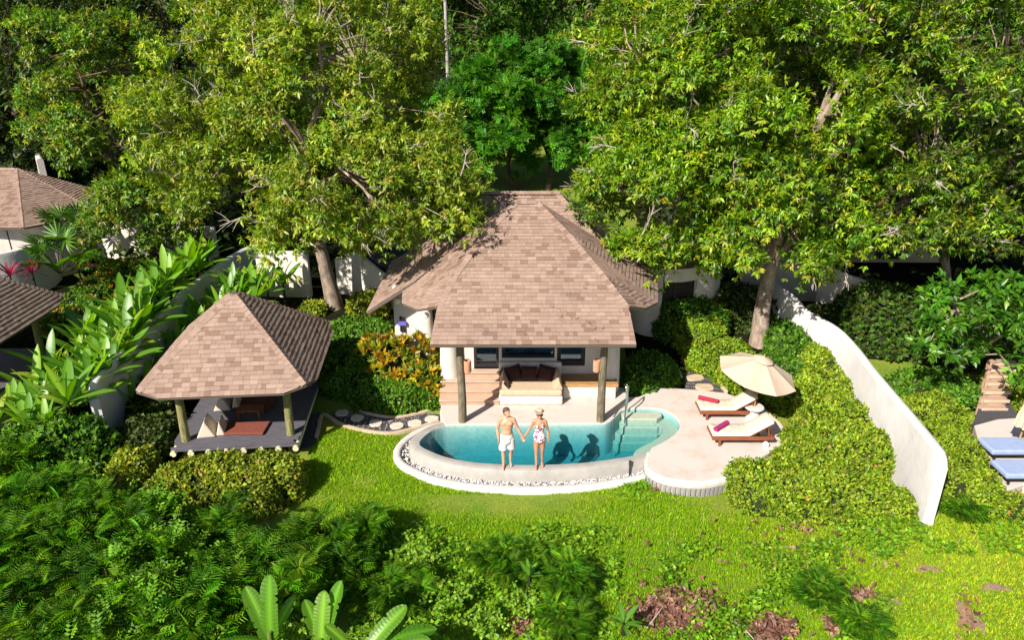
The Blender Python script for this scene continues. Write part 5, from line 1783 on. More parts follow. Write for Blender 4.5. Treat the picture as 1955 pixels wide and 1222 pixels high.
hedge('hedge', 'rounded hedge with pink blossoms in front of the pavilion', [bl(425, 896, .95, 1.75, .85), bl(340, 908, .92, .75, .8), bl(520, 885, .93, .8, .7)], H_OL, None, .085, 850, 26)
hedge('shrub', 'small glossy shrub left of the pink-blossom hedge', [bl(248, 868, .8, .55, .6)], H_OL, None, .09, 800, cat='shrub')
# right-hand hedge in three stretches
hedge('hedge', 'broad clipped hedge with pink blossoms along the right wall',
      [bl(1480, 905, .85, 1.15, .85), bl(1600, 905, .9, 1.35, .95), bl(1620, 830, .95, 1.35, 1.0), bl(1605, 770, .95, 1.35, 1.1), bl(1588, 715, 1.0, 1.2, 1.1), bl(1572, 670, 1.05, .95, 1.0), bl(1530, 835, .7, .55, .6), bl(1520, 868, .7, .6, .5)],
      H_YG, None, .085, 800, 36, fcol=((.80, .22, .16), (.85, .35, .32)))
hedge('shrub', 'small bright bush at the foot of the right wall', [bl(1722, 945, .55, .35, .4)], H_YG, None, .08, 800, cat='shrub')
hedge('hedge', 'sunlit hedge behind the open parasol', [bl(1375, 655, .9, 1.1, .8), bl(1420, 700, .75, 1.0, .7), bl(1340, 612, 1.1, .9, .8), bl(1480, 745, .7, .55, .5)], H_YG, [3, 3, 3, 1], .085, 750, 10, fcol=((.7, .05, .04),))
hedge('shrub', 'tall dark green shrub in front of the dark gate', [bl(1318, 580, 1.4, 1.3, .7, .3)], H_GR, None, .1, 600, cat='shrub')
hedge('hedge', 'dark green hedge between villa wall and stepping stones', [bl(1245, 690, .7, .85, .9), bl(1225, 720, .6, .55, .5)], H_GR, None, .09, 750)
hedge('shrub', 'shaded shrub mass below the leaning right trunk', [bl(1530, 625, 1.0, 1.2, 1.3), bl(1500, 680, .9, .8, .9)], H_GR, None, .1, 600, cat='shrub')
# beyond the right wall
hedge('hedge', 'sunlit rounded hedge beyond the right wall beside the blue sunbeds', [bl(1830, 890, 1.0, .95, .9), bl(1800, 830, .95, 1.1, .9), bl(1770, 770, .85, 1.2, .8), bl(1850, 920, .85, .7, .6)], H_YG, [2, 4, 2, 2], .07, 900)
hedge('shrub', 'fresh green low shrub in front of the small palmate tree', [bl(1780, 715, .75, 1.3, .6), bl(1830, 740, .65, .8, .5)], H_GR, [1, 3, 1, 3], .10, 700, cat='shrub')
hedge('shrub', 'yellow-green shrub right of the right-hand steps', [bl(1950, 720, .9, .6, .9, .3)], H_YG, None, .08, 800, cat='shrub')
hedge('shrub', 'orange-flowered bush at the lower right edge', [bl(1952, 955, .5, .5, .4)], H_YG, None, .08, 800, 26, fcol=((.75, .22, .06), (.8, .3, .2)), cat='shrub')
# between pavilion and villa
hedge('shrub', 'round glossy green bush at the foot of the leaning tree', [bl(685, 620, 1.0, 1.25, .9, .4)], H_GR, [2, 4, 1, 4], .10, 700, cat='shrub')
hedge('shrub', 'dark green hedge mass behind the curving gravel path', [bf(655, 766, .85, .85, .8), bf(715, 789, .8, .85, .7), bf(622, 745, .95, .6, .9), bf(690, 740, 1.0, 1.1, .7)], H_GR, None, .09, 650, cat='shrub')
hedge('shrub', 'bright green bush beside the veranda steps', [bf(808, 785, .9, .62, .6), bf(762, 793, .8, .6, .5)], H_GR, [1, 4, 1, 4], .10, 800, cat='shrub')
hedge('shrub', 'low shrub at the left foot of the leaning trunk', [bl(595, 578, .5, .5, .4, .7)], H_OL, None, .1, 600, cat='shrub')
hedge('shrub', 'yellow-flowered shrub right of the leaning trunk', [bl(700, 565, .8, .8, .5, .8)], H_OL, None, .1, 600, 30, fcol=((.6, .35, .03), (.7, .45, .05)), cat='shrub')
# croton: rosettes of long golden leaves
def croton(label, blobs):
    bx, by, bz = blobs[0][:3]
    e = empty('croton_shrub', (bx, by, bz), label, 'shrub')
    obj('dark_core', core_mesh(blobs, .8), 'core', e, local=False, smooth=True)  # same added filler, its dark colour standing for the shaded inside
    p, n = blob_pts(blobs, 26)
    N, per = len(p), 11
    i = np.repeat(np.arange(N), per)
    r_ = unit(len(i))
    ax = n[i] * .7 + r_ * .75 + np.array([0, 0, .25]); nr = n[i] + unit(len(i)) * .3
    cc = pal(N, [(.38, .27, .012), (.33, .20, .012), (.20, .23, .012), (.09, .15, .01), (.34, .14, .02)], [4, 2.5, 3.5, 3, 1], .15)[i]
    cc = cc * (1 + rng.normal(0, .22, (len(i), 1)))
    scatter_mesh('leaves', *LEAF, p[i] + n[i] * rng.uniform(-.08, .1, (len(i), 1)), ax, nr, rng.uniform(.16, .30, len(i)), np.clip(cc, .01, .8), 'leaf_gloss', e, width=np.full(len(i), 1.05), org=e.location)
croton('golden croton shrub with long yellow leaves beside the villa steps', [bl(770, 662, 1.45, 1.1, .7), bl(815, 705, 1.1, .6, .5), bl(725, 655, 1.3, .7, .6)])
# left neighbour's garden
hedge('hedge', 'orange-flowering hedge beside the left house', [bl(160, 560, .8, .9, 1.1, .5), bl(195, 530, .8, .8, .9, .6), bl(110, 598, .7, .6, .8, .4)], H_GR + H_OL[:1], None, .09, 650, 130, fcol=((.70, .13, .015), (.75, .2, .03)), fsize=.08)
hedge('hedge', 'shaded dark hedge along the wall beside the left house', [bl(250, 500, .9, 1.3, .7, .8)], H_OL, [1, 1, 3, 0], .1, 600)
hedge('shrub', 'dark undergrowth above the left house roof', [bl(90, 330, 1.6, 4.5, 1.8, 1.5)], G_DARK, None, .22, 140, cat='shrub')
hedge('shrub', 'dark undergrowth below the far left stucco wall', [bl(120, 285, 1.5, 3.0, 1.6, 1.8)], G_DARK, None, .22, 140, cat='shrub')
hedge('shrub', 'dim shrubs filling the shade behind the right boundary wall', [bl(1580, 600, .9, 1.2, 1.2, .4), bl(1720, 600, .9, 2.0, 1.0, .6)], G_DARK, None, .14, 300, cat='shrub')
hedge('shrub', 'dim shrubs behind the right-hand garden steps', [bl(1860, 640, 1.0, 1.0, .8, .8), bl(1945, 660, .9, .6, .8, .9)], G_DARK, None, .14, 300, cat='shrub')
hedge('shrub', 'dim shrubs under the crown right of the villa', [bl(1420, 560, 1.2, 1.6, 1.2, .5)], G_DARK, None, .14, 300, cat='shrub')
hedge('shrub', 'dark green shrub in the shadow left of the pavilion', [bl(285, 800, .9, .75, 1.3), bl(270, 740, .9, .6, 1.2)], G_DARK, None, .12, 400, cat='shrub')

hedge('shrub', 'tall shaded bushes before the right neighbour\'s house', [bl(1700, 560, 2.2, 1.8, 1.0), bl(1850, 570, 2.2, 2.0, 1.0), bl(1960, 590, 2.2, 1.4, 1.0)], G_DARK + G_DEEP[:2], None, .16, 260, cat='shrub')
hedge('shrub', 'weedy green growth at the foot of the broad-leaved clump', [bl(130, 815, 1.5, .9, .7), bl(45, 840, 1.2, 1.0, .8), bl(185, 835, 1.1, .5, .5)], H_GR, [2, 3, 2, 3], .13, 420, cat='shrub', lay=.2)
# ================================================================ broad-leaved plants, leaf by leaf
def paddle(L, W, arch, fold=.10, n=7):
    vs, fs = [], []
    for i in range(n + 1):
        t = i / n
        w = W * (math.sin(PI * min(1, t * .93 + .03)) ** .75) * (1 if t < .98 else .2)
        if i == 0: w = .02
        x = L * t * (1 - .10 * arch * t)
        z = -arch * L * .45 * t * t
        vs += [(x, w / 2, z + w * fold), (x, 0, z), (x, -w / 2, z + w * fold)]
    for i in range(n):
        a = 3 * i
        fs += [(a, a + 1, a + 4, a + 3), (a + 1, a + 2, a + 5, a + 4)]
    return vs, fs
def leaf_me(name, L, W, arch, colour, m='leaf_gloss', fold=.10, n=7):
    vs, fs = paddle(L, W, arch, fold, n)
    me = bpy.data.meshes.new(name)
    me.from_pydata(vs, [], fs)
    me.polygons.foreach_set('use_smooth', [True] * len(fs))
    at = me.color_attributes.new('col', 'FLOAT_COLOR', 'POINT')
    cols = []
    for i in range(len(vs)):
        c = colour if i % 3 != 1 else tuple(min(.9, q * 1.45 + .01) for q in colour)
        cols += list(c) + [1.0]
    at.data.foreach_set('color', np.array(cols, np.float32))
    me.materials.append(MATS[m])
    return me
PADS = [leaf_me('leaf', L, W, a, c) for L, W, a, c in
        ((1.05, .24, .3, (.085, .20, .010)), (1.2, .26, .5, (.12, .25, .012)), (.95, .23, .7, (.06, .15, .008)), (1.15, .22, .2, (.16, .29, .015)), (.9, .21, 1.0, (.19, .25, .018)), (1.25, .27, .4, (.075, .18, .010)))]
def rosette(name, label, locn, meshes, n, tilt0, tilt1, scale, cat, group, stalk=.0, mname='core'):
    e = empty(name, locn, label, cat, group)
    obj('stem', MB().tube([(0, 0, -.1), (0, 0, stalk + .08)], [.05, .035], 6), mname, e)
    for k in range(n):
        o = link('leaf', random.choice(meshes), None, e)
        az = 2 * PI * (k * .382) + random.uniform(-.25, .25)
        f = (k + .5) / n
        el = R(tilt0 + (tilt1 - tilt0) * f + random.uniform(-8, 8))
        o.rotation_euler = (random.uniform(-.25, .25), -el, az)
        o.location = (.03 * math.cos(az), .03 * math.sin(az), stalk + .05 + .05 * f)
        s_ = scale * random.uniform(.8, 1.15)
        o.scale = (s_, s_, s_)
    return e
LILY = []   # both sides of the left curving wall, far end to near end
_r = random.Random(4)
def wall_x(y): return np.interp(y, [18.1, 20, 22, 24.5, 27, 29.5, 31], [-11.7, -11.8, -11.9, -12.0, -11.9, -11.5, -10.8])
for y, x0, x1, n in [(18.6, -15.0, -12.2, 4), (19.4, -15.2, -12.2, 5), (20.2, -15.0, -12.2, 5), (21.0, -14.8, -12.2, 5), (21.9, -14.6, -12.2, 5), (22.8, -14.6, -12.2, 5), (23.7, -14.6, -12.3, 5), (24.6, -14.6, -12.3, 5),
                     (25.5, -14.4, -12.3, 4), (26.5, -14.2, -12.2, 4), (27.5, -13.8, -12.1, 4), (28.5, -13.4, -11.9, 3)]:
    for k in range(n):
        LILY.append((x0 + (x1 - x0) * (k + _r.uniform(.2, .8)) / n, y + _r.uniform(-.35, .35), 1))
for x, y in [(-10.4, 23.4), (-9.9, 24.2), (-10.5, 24.6), (-9.5, 25.2), (-10.2, 25.6), (-9.3, 26.2), (-10.7, 26.5), (-9.9, 26.9), (-8.9, 26.9), (-11.45, 19.6), (-11.4, 20.3), (-11.45, 21.5), (-11.4, 22.8), (-11.5, 23.4), (-11.5, 24.2), (-11.2, 27.2), (-10.4, 27.0), (-11.3, 26.0), (-10.5, 25.6), (-11.3, 24.8), (-9.8, 26.3), (-10.9, 23.6), (-11.4, 20.9), (-11.35, 22.2)]:
    LILY.append((x, y, .85))
for x, y in [(-12.1, 17.6), (-12.8, 17.5), (-13.5, 17.8), (-12.4, 18.0)]:
    LILY.append((x, y, .9))
for k in range(12):
    y = 18.7 + .55 * k
    LILY.append((float(wall_x(y)) - _r.uniform(.16, .4), y, 1.02))
for i, (x, y, s_) in enumerate(LILY):
    front_ = x > wall_x(y)
    nearest = y < 20
    lab = ('broad strap-leaved plant on the pavilion side of the left curving wall' if front_ else
           'broad strap-leaved plant at the near end of the sunny clump beyond the left wall' if y < 21 else
           'broad strap-leaved plant in the middle of the sunny clump beyond the left wall' if y < 25 else
           'broad strap-leaved plant at the far end of the sunny clump beyond the left wall')
    rosette('spider_lily', lab, (x, y, ground(x, y)), PADS, 9, 24, 84, s_ * _r.uniform(1.0, 1.3), 'plant', 'broad-leaved plants along the left wall', stalk=(.9 if x > -10.75 else .45) if front_ else _r.uniform(1.6, 2.0) if x > wall_x(y) - .45 else _r.uniform(1.1, 1.5) if x > wall_x(y) - 1.1 else _r.uniform(.5, 1.0))
# fan palms by the left house
FAN = [leaf_me('leaf', .62, .05, a, c, n=4) for a, c in ((.3, (.05, .14, .01)), (.6, (.08, .18, .012)), (.9, (.03, .09, .008)))]
def fan_palm(locn, label):
    e = empty('fan_palm', locn, label, 'palm', 'small fan palms beside the left house')
    e.scale = (1.55,) * 3
    for k in range(9):
        az = k * 2.4; el = R(random.uniform(25, 70))
        d = Vector((math.cos(az) * math.cos(el), math.sin(az) * math.cos(el), math.sin(el)))
        tip = d * random.uniform(.7, 1.0)
        st_ = obj('stalk', MB().tube([(0, 0, 0), tip * .6 + Vector((0, 0, .06)), tip], [.014, .011, .008], 5), 'core', e)
        sd_ = d.cross(Vector((0, 0, 1))).normalized(); up_ = sd_.cross(d)
        pos, ax = [], []
        for j in range(16):
            a = R(-140 + 280 * j / 15)
            ax.append(tuple((d * math.cos(a) + sd_ * math.sin(a) - up_ * .15)))
            pos.append(tuple(tip))
        n = len(pos)
        scatter_mesh('fan', *LEAF, np.array(pos), np.array(ax), np.tile(np.array(up_), (n, 1)), rng.uniform(.42, .55, n), pal(n, [(.06, .16, .012), (.09, .19, .014)], None, .15), 'leaf_gloss', e, width=np.full(n, .35))
def gp(px, py, Y, dz=0):
    c = PY(px, py, Y)
    return Vector((c.x, Y, c.z + dz))
fan_palm(gp(120, 545, 27.6, .5), 'low fan palm at the foot of the round courtyard wall')
fan_palm(gp(140, 465, 29.2, -.2), 'tall fan palm right of the round courtyard wall')
fan_palm(gp(165, 440, 30.4, -.3), 'fan palm under the left house eave')
RED = [leaf_me('leaf', .6, .10, a, c) for a, c in ((.4, (.16, .015, .035)), (.7, (.24, .03, .05)), (.9, (.09, .012, .03)))]
rosette('cordyline', 'crimson-leaved cordyline left of centre before the courtyard wall', gp(20, 530, 25.7, -.9), RED, 18, 5, 80, 1.1, 'plant', 'crimson cordylines', stalk=.9)
rosette('cordyline', 'crimson-leaved cordyline against the right of the courtyard wall', gp(62, 525, 26.0, -.9), RED, 16, 5, 80, 1.0, 'plant', 'crimson cordylines', stalk=.9)
rosette('cordyline', 'dark red cordyline in the shade between the fan palms', gp(150, 515, 28.4, -.8), RED, 14, 5, 80, 1.0, 'plant', 'crimson cordylines', stalk=.9)
# palm fronds poking out at the right roof edge
PALMF = [leaf_me('leaf', .9, .07, .5, (.10, .20, .012), n=5)]
rosette('young_palm', 'young palm with narrow leaves above the villa\'s right eave', P(1185, 445, 3.3) + Vector((0, .6, -.3)), PALMF, 16, 25, 85, 1.0, 'palm', None, stalk=.3)

# ================================================================ banana plant at the bottom edge
def banana_me(L, W, arch, colour, seed):
    r = random.Random(seed)
    n = 34
    vs, fs, cs = [], [], []
    tear = {r.randrange(8, 30): r.uniform(.25, .55) for _ in range(5)}
    for i in range(n + 1):
        t = i / n
        w = W * min(1, (t / .14)) ** .7 * (1 - max(0, (t - .72) / .28) ** 2.2) ** .6 if t < .999 else .01
        w = max(w, .012)
        x = L * t * (1 - .10 * arch * t)
        z = -arch * L * .45 * t * t
        rip = .003 * (1 if i % 2 else -1)
        for s_, k in ((1, 0), (1, 1), (0, 2), (-1, 3), (-1, 4)):
            f_ = {0: 1, 1: .5, 2: 0, 3: .5, 4: 1}[k]
            cut = tear.get(i, 0) if (k == (0 if i % 3 else 4)) else 0
            vs.append((x + .04 * f_, s_ * w / 2 * f_ * (1 - cut), z + w * .16 * f_ - w * .10 * f_ * f_ + rip * f_ + (.006 if k == 2 else 0)))
            m_ = 1.9 if k == 2 else (1 + .04 * (1 if i % 2 else -1) + r.uniform(-.05, .05))
            cs += [min(.9, colour[0] * m_), min(.9, colour[1] * m_), min(.9, colour[2] * m_), 1.0]
    for i in range(n):
        for k in range(4):
            a = i * 5 + k
            fs.append((a, a + 1, a + 6, a + 5))
    me = bpy.data.meshes.new('leaf')
    me.from_pydata(vs, [], fs)
    at = me.color_attributes.new('col', 'FLOAT_COLOR', 'POINT')
    at.data.foreach_set('color', np.array(cs, np.float32))
    me.materials.append(MATS['leaf_gloss'])
    return me
BAN = [banana_me(L, W, a, c, k) for k, (L, W, a, c) in enumerate(((1.3, .36, .25, (.07, .175, .010)), (1.2, .33, .5, (.09, .20, .012)), (1.3, .35, .8, (.055, .15, .008)), (1.1, .32, .35, (.11, .22, .015))))]
def banana(locn, label, specs, group):
    e = empty('banana_plant', locn, label, 'banana plant', group)
    obj('stem', MB().tube([(0, 0, -.2), (0, 0, .9), (0, 0, 1.2)], [.10, .07, .04], 10), 'leaf_stem', e, smooth=True)
    for az, el, k, s_ in specs:
        o = link('leaf', BAN[k], None, e)
        o.rotation_euler = (random.uniform(-.3, .3), -R(el), R(az))
        o.location = (0, 0, .92)
        o.scale = (s_,) * 3
banana(P(520, 1215, 1.0) - Vector((0, .1, 1.0)), 'banana plant with upright leaves left at the bottom edge', [(95, 78, 0, 1.0), (140, 62, 1, .95), (60, 50, 3, .8), (200, 40, 2, .8), (300, 45, 1, .9)], 'banana plants at the bottom edge')
banana(P(615, 1230, 1.0) - Vector((0, .1, 1.0)), 'banana plant with lit upright leaves in the bottom middle', [(85, 76, 3, 1.0), (60, 66, 0, 1.0), (120, 55, 1, .8), (250, 40, 2, .9)], 'banana plants at the bottom edge')
banana(P(690, 1262, .8) - Vector((0, .1, .8)), 'low banana plant with leaves arching to the right', [(20, 30, 2, 1.1), (35, 45, 1, 1.0), (5, 20, 0, 1.0), (160, 50, 3, .8), (-60, 30, 2, .8)], 'banana plants at the bottom edge')

# ================================================================ feathery shrubs of the foreground
def feather(label, c, r_, h, n, col, size=.36, tpl=None):
    e = empty('feathery_shrub', c, label, 'shrub', 'feathery shrubs of the foreground')
    st_ = MB()
    nb = 9
    tips = []
    for k in range(nb):
        a = 2 * PI * k / nb + random.uniform(-.3, .3)
        q = random.uniform(.35, .95) * r_
        tp = Vector((q * math.cos(a), q * math.sin(a), h * random.uniform(.65, 1.0)))
        st_.tube([(0, 0, -.1), tp * .45 + Vector((0, 0, h * .25)), tp], [.022, .016, .006], 5, cap=False)
        tips.append(tp)
    tips.append(Vector((0, 0, h * 1.05)))
    obj('stems', st_, 'bark_dark', e)
    T_ = np.array([tuple(t_) for t_ in tips])
    per = 9
    m_ = max(6, n // per)
    k_ = rng.integers(0, len(T_), m_)
    bk = rng.uniform(0, .7, (m_, 1)) ** 1.3
    tc_ = T_[k_] * (1 - bk) + T_[k_] * np.array([.45, .45, .45]) * bk + unit(m_) * r_ * .26
    tc_[:, 2] = np.maximum(tc_[:, 2], .1)
    rd = tc_ * np.array([1, 1, .3]); rd /= np.linalg.norm(rd, axis=1, keepdims=True) + 1e-6
    i = np.repeat(np.arange(m_), per)
    n = len(i)
    spin = unit(n) * np.array([1, 1, .35])
    ax = spin * .95 + rd[i] * .45 + np.array([0, 0, .28])
    nr = np.array([0, 0, 1.0]) + unit(n) * .25 + rd[i] * .2
    pos = tc_[i] + spin * .03
    lvl = (1 + rng.normal(0, .18, m_))[i][:, None]
    cc = pal(n, col, None, .2) * lvl
    o = scatter_mesh('fronds', *(tpl or FROND), pos, ax, nr, size * rng.uniform(.7, 1.25, n), np.clip(cc, .004, .6), 'frond', e)
    return e
FC = [(.07, .20, .007), (.10, .25, .009), (.04, .13, .006), (.16, .30, .012)]
spots = [(60, 960, 1.5, 'at the left edge under the broad leaves'), (180, 985, 1.4, 'below the small glossy shrub'), (300, 1000, 1.2, 'below the left of the pink hedge'), (420, 1015, 1.0, 'directly below the pink hedge'),
         (60, 1060, 1.7, 'on the left edge, second row'), (200, 1075, 1.6, 'in the second row, left of middle'), (340, 1080, 1.5, 'in the middle of the thicket'), (470, 1075, 1.3, 'above the tall banana leaf'), (590, 1040, 1.1, 'at the thicket\'s right shoulder'),
         (70, 1170, 1.8, 'in the bottom left corner'), (230, 1185, 1.7, 'on the bottom edge, left part'), (380, 1180, 1.5, 'on the bottom edge, left of the bananas'), (640, 1085, .9, 'right of the thicket over the bananas'), (560, 1120, 1.2, 'between the banana plants'),
         (20, 880, 1.2, 'at the foot of the broad-leaved clump'), (700, 1010, .7, 'low at the tip of the thicket')]
for q_, (px, py, h, w_) in enumerate(spots):
    c = P(px, py, h * .75); c.z = 0
    if q_ % 4 == 2:
        feather('fine-leaved green shrub ' + w_, c, h * .72, h * 1.05, int(420 + 330 * h), [(.09, .21, .008), (.13, .27, .012), (.06, .15, .007)], .26, PINNATE)
        continue
    feather('feathery green shrub ' + w_, c, h * .75, h, int(330 + 270 * h), [tuple(q * f_ for q in c_) for c_ in FC for f_ in [random.uniform(.75, 1.15)]], random.uniform(.36, .50))
def vine(label, c, r_, h, n):
    e = empty('leafy_vine', c, label, 'vine', 'leafy vines among the feathery shrubs')
    m_ = 14
    stm = MB(); tips = []
    for k in range(m_):
        a = 2 * PI * k / m_ + random.uniform(-.3, .3)
        q = r_ * random.uniform(.3, 1)
        tp = Vector((q * math.cos(a), q * math.sin(a), h * random.uniform(.6, 1.1)))
        stm.tube([(0, 0, 0), tp * .5 + Vector((0, 0, h * .35)), tp], [.012, .009, .004], 4, cap=False); tips.append(tuple(tp))
    obj('stems', stm, 'leaf_stem', e)
    T_ = np.array(tips)[rng.integers(0, m_, n)]
    f = rng.uniform(.3, 1.05, (n, 1))
    pos = T_ * f * np.array([1, 1, 1]) + np.array([0, 0, 1]) * (h * .35 * f * (1 - f) * 2) + unit(n) * .09
    ax = unit(n) + np.array([0, 0, -.35]); nr = np.array([-.2, -.3, 1.0]) + unit(n) * .5
    scatter_mesh('leaves', *BROAD, pos, ax, nr, rng.uniform(.05, .12, n), pal(n, [(.16, .30, .012), (.10, .22, .01), (.22, .34, .02)], None, .2), 'leaf', e, width=np.full(n, 1.1))
for px, py, h, w_ in [(430, 1130, 1.45, 'left of the upright banana leaf'), (300, 1050, 1.45, 'in the thicket\'s middle'), (250, 960, 1.2, 'under the small glossy shrub'), (350, 1205, 1.6, 'on the bottom edge left of the bananas'), (130, 1030, 1.7, 'in the left of the thicket'),
                      (790, 1060, .55, 'at the thicket\'s right foot'), (860, 1130, .5, 'in the weedy lower middle'), (920, 1180, .5, 'at the bottom middle'), (1000, 1150, .45, 'below the lone feathery shrub'), (560, 1190, 1.0, 'between the two bananas')]:
    c = P(px, py, h * .75); c.z = 0
    vine('bright small-leaved vine ' + w_, c, .55 + h * .25, h, int(420 + 260 * h))
for px, py, h, w_, cc in [(965, 1075, .55, 'alone on the middle of the lawn\'s lower edge', FC), (1075, 1110, .6, 'low and wide right of the lone one', FC), (1030, 1085, .4, 'small between two lawn-edge shrubs', FC),
                      (760, 1130, .55, 'right of the low banana', FC), (1560, 1130, .35, 'low in the right lawn', FC), (1640, 1195, .3, 'at the bottom right lawn edge', FC), (1830, 965, .4, 'at the far end of the right wall', FC), (1080, 1190, .4, 'small at the bottom middle', FC)]:
    c = P(px, py, h * .6); c.z = 0
    feather('feathery green shrub ' + w_, c, h * 1.1, h, int(220 + 260 * h), cc, .33)
# seedling with broad leaves at the bottom
SEED = [leaf_me('leaf', .42, .11, a, c) for a, c in ((.4, (.08, .20, .012)), (.7, (.06, .15, .01)))]
rosette('seedling', 'broad-leaved seedling at the bottom right of the middle', P(1190, 1205, .2), SEED, 9, 5, 60, 1.0, 'plant', 'seedlings in the lawn', stalk=.1)
rosette('seedling', 'narrow-leaved seedling between the feathery lawn shrubs', P(1010, 1120, .3), SEED, 8, 25, 80, .9, 'plant', 'seedlings in the lawn', stalk=.2)

# ================================================================ ground cover: grass, creepers, litter
def inpoly(x, y, poly):
    ins = np.zeros(len(x), bool)
    n = len(poly); j = n - 1
    for i in range(n):
        xi, yi = poly[i][0], poly[i][1]; xj, yj = poly[j][0], poly[j][1]
        c = ((yi > y) != (yj > y)) & (x < (xj - xi) * (y - yi) / (yj - yi + 1e-12) + xi)
        ins ^= c; j = i
    return ins
kerb_poly = [(p.x, p.y) for p in kerb_line] + [(p.x, p.y) for p in POOL[15:60]]
def gz(x, y):
    b_ = np.where(y < 16, .05 * np.sin(x * .9 + y * .5) * np.sin(y * .7) - .05, 0)
    return b_ + np.array([ground(0, q) for q in y])
SOIL = [(1290, 1165, .62, .55), (1468, 1200, .45, .32), (1590, 1192, .16, .28), (1640, 1133, .34, .14), (1705, 1150, .14, .10), (1850, 1180, .18, .42), (1770, 1085, .30, .10), (1480, 1045, .30, .08), (1690, 1050, .22, .08), (1265, 932, .30, .08), (1000, 1195, .18, .22), (1900, 1120, .3, .12)]
mat('bare_soil', (.30, .20, .14), .95, (.20, .125, .085), 9, .6, 30)
def soil_r(x, y, c, rx, ry):
    a = np.arctan2((y - c.y) / ry, (x - c.x) / rx)
    return np.sqrt(((x - c.x) / rx) ** 2 + ((y - c.y) / ry) ** 2) / (1 + .22 * np.sin(3 * a + c.x * 5) + .16 * np.sin(7 * a + c.y * 3) + .1 * np.sin(13 * a))
for px, py, rx, ry in SOIL:
    c = P(px, py, 0)
    vs = [(c.x, c.y, 0)]
    for j in (1, 2, 3):
        for k in range(40):
            a = 2 * PI * k / 40
            q = (1 + .22 * math.sin(3 * a + c.x * 5) + .16 * math.sin(7 * a + c.y * 3) + .1 * math.sin(13 * a)) * j / 3
            vs.append((c.x + rx * q * math.cos(a), c.y + ry * q * math.sin(a), 0))
    zz_ = gz(np.array([v[0] for v in vs]), np.array([v[1] for v in vs]))
    vs = [(v[0], v[1], float(z) + .022) for v, z in zip(vs, zz_)]
    fs = [(0, 1 + k, 1 + (k + 1) % 40) for k in range(40)] + [(1 + j * 40 + k, 1 + (j + 1) * 40 + k, 1 + (j + 1) * 40 + (k + 1) % 40, 1 + j * 40 + (k + 1) % 40) for j in (0, 1) for k in range(40)]
    tag(obj('bare_soil', MB().add(vs, fs), 'bare_soil', smooth=True), 'bare brown patch in the lawn', kind='structure')
def grass():
    poly = [P(x, y, 0) for x, y in [(560, 960), (600, 850), (640, 815), (760, 835), (800, 900), (1000, 930), (1240, 910), (1400, 925), (1480, 990), (1720, 985), (1790, 985), (1955, 960), (2010, 1000), (2080, 1260), (700, 1260), (640, 1120), (520, 1010)]]
    lo = min(p.x for p in poly), min(p.y for p in poly); hi = max(p.x for p in poly), max(p.y for p in poly)
    n = 330000
    x = rng.uniform(lo[0], hi[0], n); y = rng.uniform(lo[1], hi[1], n)
    k = inpoly(x, y, poly) & ~inpoly(x, y, kerb_poly) & ~inpoly(x, y, [(p.x, p.y) for p in deck_poly])
    x, y = x[k], y[k]
    for px, py, rx, ry in SOIL:
        q = soil_r(x, y, P(px, py, 0), rx, ry)
        k = ~((q < 1.05) & (rng.random(len(x)) < .93)); x, y = x[k], y[k]
    bare = np.sin(x * 1.7 + 2) * np.sin(y * 2.3 + 1) + .6 * np.sin(x * 4.3) * np.sin(y * 3.9)
    k = ~((bare > .95) & (rng.random(len(x)) < .6))
    x, y, bare = x[k], y[k], bare[k]
    n = len(x)
    pos = np.stack([x, y, gz(x, y)], 1)
    ax = np.array([0, 0, 1.0]) + unit(n) * .75; ax[:, 2] = np.abs(ax[:, 2]) + .15
    patch = .5 + .5 * np.sin(x * .8 + .4 * y) * np.sin(y * .9 - .3 * x)
    dry = np.clip((x - 4) / 9, 0, 1) * .6 + .25 * patch
    g1 = pal(n, [(.21, .38, .006), (.26, .43, .008), (.15, .30, .006)], None, .2)
    g2_ = pal(n, [(.38, .42, .015), (.43, .42, .03)], None, .2)
    w_ = (rng.random(n) < dry * .75)[:, None]
    col = np.where(w_, g2_, g1)
    o = scatter_mesh('grass', *BLADE, pos, ax, unit(n), rng.uniform(.05, .105, n), col, 'frond', width=rng.uniform(1.2, 2.4, n))
    tag(o, 'short sunlit lawn grass', kind='stuff')
grass()
def creepers():
    reg = [(720, 1010, 1180, 1240, 11000), (1260, 1040, 1700, 1240, 5200), (1480, 990, 1955, 1060, 2400), (1180, 920, 1260, 960, 500), (560, 1120, 760, 1240, 3500)]
    pos = []
    for x0, y0, x1, y1, n in reg:
        px, py = rng.uniform(x0, x1, n), rng.uniform(y0, y1, n)
        dens = np.sin(px * .021 + 1) * np.sin(py * .03) + .5 * np.sin(px * .053) * np.sin(py * .061)
        for a, b_, q in zip(px, py, dens):
            if q > -.25:
                p = P(a, b_, 0); pos.append((p.x, p.y, random.uniform(.02, .05 + .16 * max(0, q))))
    pos = np.array(pos); n = len(pos)
    ax = unit(n) * np.array([1, 1, .4]) ; nr = np.array([0, -.1, 1.0]) + unit(n) * .5
    o = scatter_mesh('creeping_weeds', *BROAD, pos, ax, nr, rng.uniform(.06, .15, n), pal(n, [(.12, .26, .01), (.17, .33, .012), (.22, .34, .015), (.07, .17, .008)], None, .2), 'leaf')
    tag(o, 'leafy weeds creeping over the lower lawn', kind='stuff')
creepers()
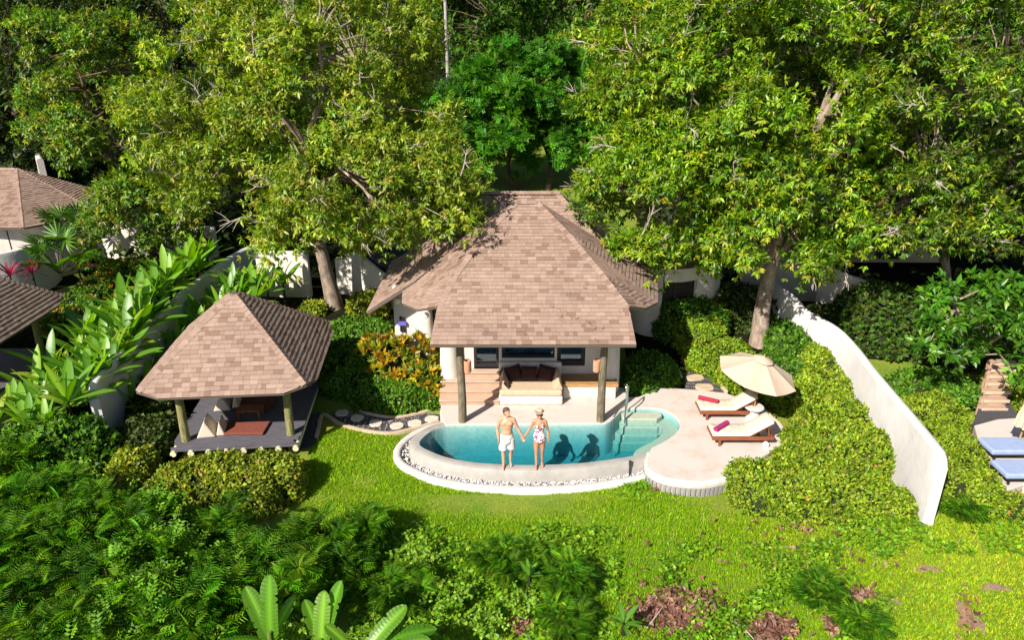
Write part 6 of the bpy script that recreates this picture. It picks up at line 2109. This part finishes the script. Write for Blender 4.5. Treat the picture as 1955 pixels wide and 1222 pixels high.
def litter():
    pos = []
    for px, py, sx, sy, n in [(1290, 1165, 75, 45, 800), (1470, 1200, 50, 25, 300), (1640, 1135, 35, 12, 60), (1590, 1190, 20, 22, 60), (1850, 1180, 22, 45, 60), (1270, 930, 30, 7, 120), (1560, 1010, 110, 10, 40),
                          (1500, 1050, 330, 60, 110), (1000, 1190, 22, 20, 120), (1620, 915, 260, 90, 14)]:
        for k in range(n):
            p = P(random.gauss(px, sx * .5), random.gauss(py, sy * .5), .05)
            pos.append((p.x, p.y, random.uniform(.03, .10)))
    pos = np.array(pos); n = len(pos)
    o = scatter_mesh('leaf_litter', *LEAF, pos, unit(n) * np.array([1, 1, .3]), np.array([0, 0, 1.0]) + unit(n) * .5, rng.uniform(.09, .2, n), pal(n, [(.30, .15, .10), (.22, .10, .07), (.38, .22, .16), (.12, .06, .04)], None, .2), 'leaf', width=np.full(n, 1.3))
    tag(o, 'dry brown leaves lying on the lower lawn', kind='stuff')
litter()
# a few dead sticks on the lawn
for k, (x0, y0, x1, y1, lab) in enumerate([(1395, 1183, 1440, 1222, 'pale dead stick lying at the bottom edge right of the leaf litter'), (1235, 1200, 1265, 1160, 'pale dead stick lying across the brown leaf litter')]):
    a, b_ = P(x0, y0, .08), P(x1, y1, .10)
    tag(obj('stick', MB().tube([a, a.lerp(b_, .5) + Vector((.03, .02, .02)), b_], [.018, .015, .008], 6), 'twig_pale', smooth=True), lab, 'stick')
# fallen leaves on the roof
pos = []
for px, py in [(1075, 604), (1090, 608), (1103, 611), (1130, 622), (1125, 635), (1135, 628), (1003, 641), (1140, 650), (1108, 548), (1150, 630), (1064, 590)]:
    for k in range(3):
        d = ray(px + random.uniform(-6, 6), py + random.uniform(-3, 3))
        # meet the front roof plane z = 3.25 + .65 (y - 18.4)
        t = (3.25 - .65 * 18.4 - CAM_Z) / (d.z - .65 * d.y)
        pos.append((d.x * t, d.y * t, CAM_Z + d.z * t + .04))
pos = np.array(pos); n = len(pos)
tag(scatter_mesh('roof_leaves', *LEAF, pos, unit(n) * np.array([1, .8, .3]), np.array([0, -.54, .84]) + unit(n) * .2, rng.uniform(.06, .12, n), pal(n, [(.25, .06, .03), (.3, .1, .04)], None, .2), 'leaf'), 'fallen red-brown leaves on the villa roof', kind='stuff')
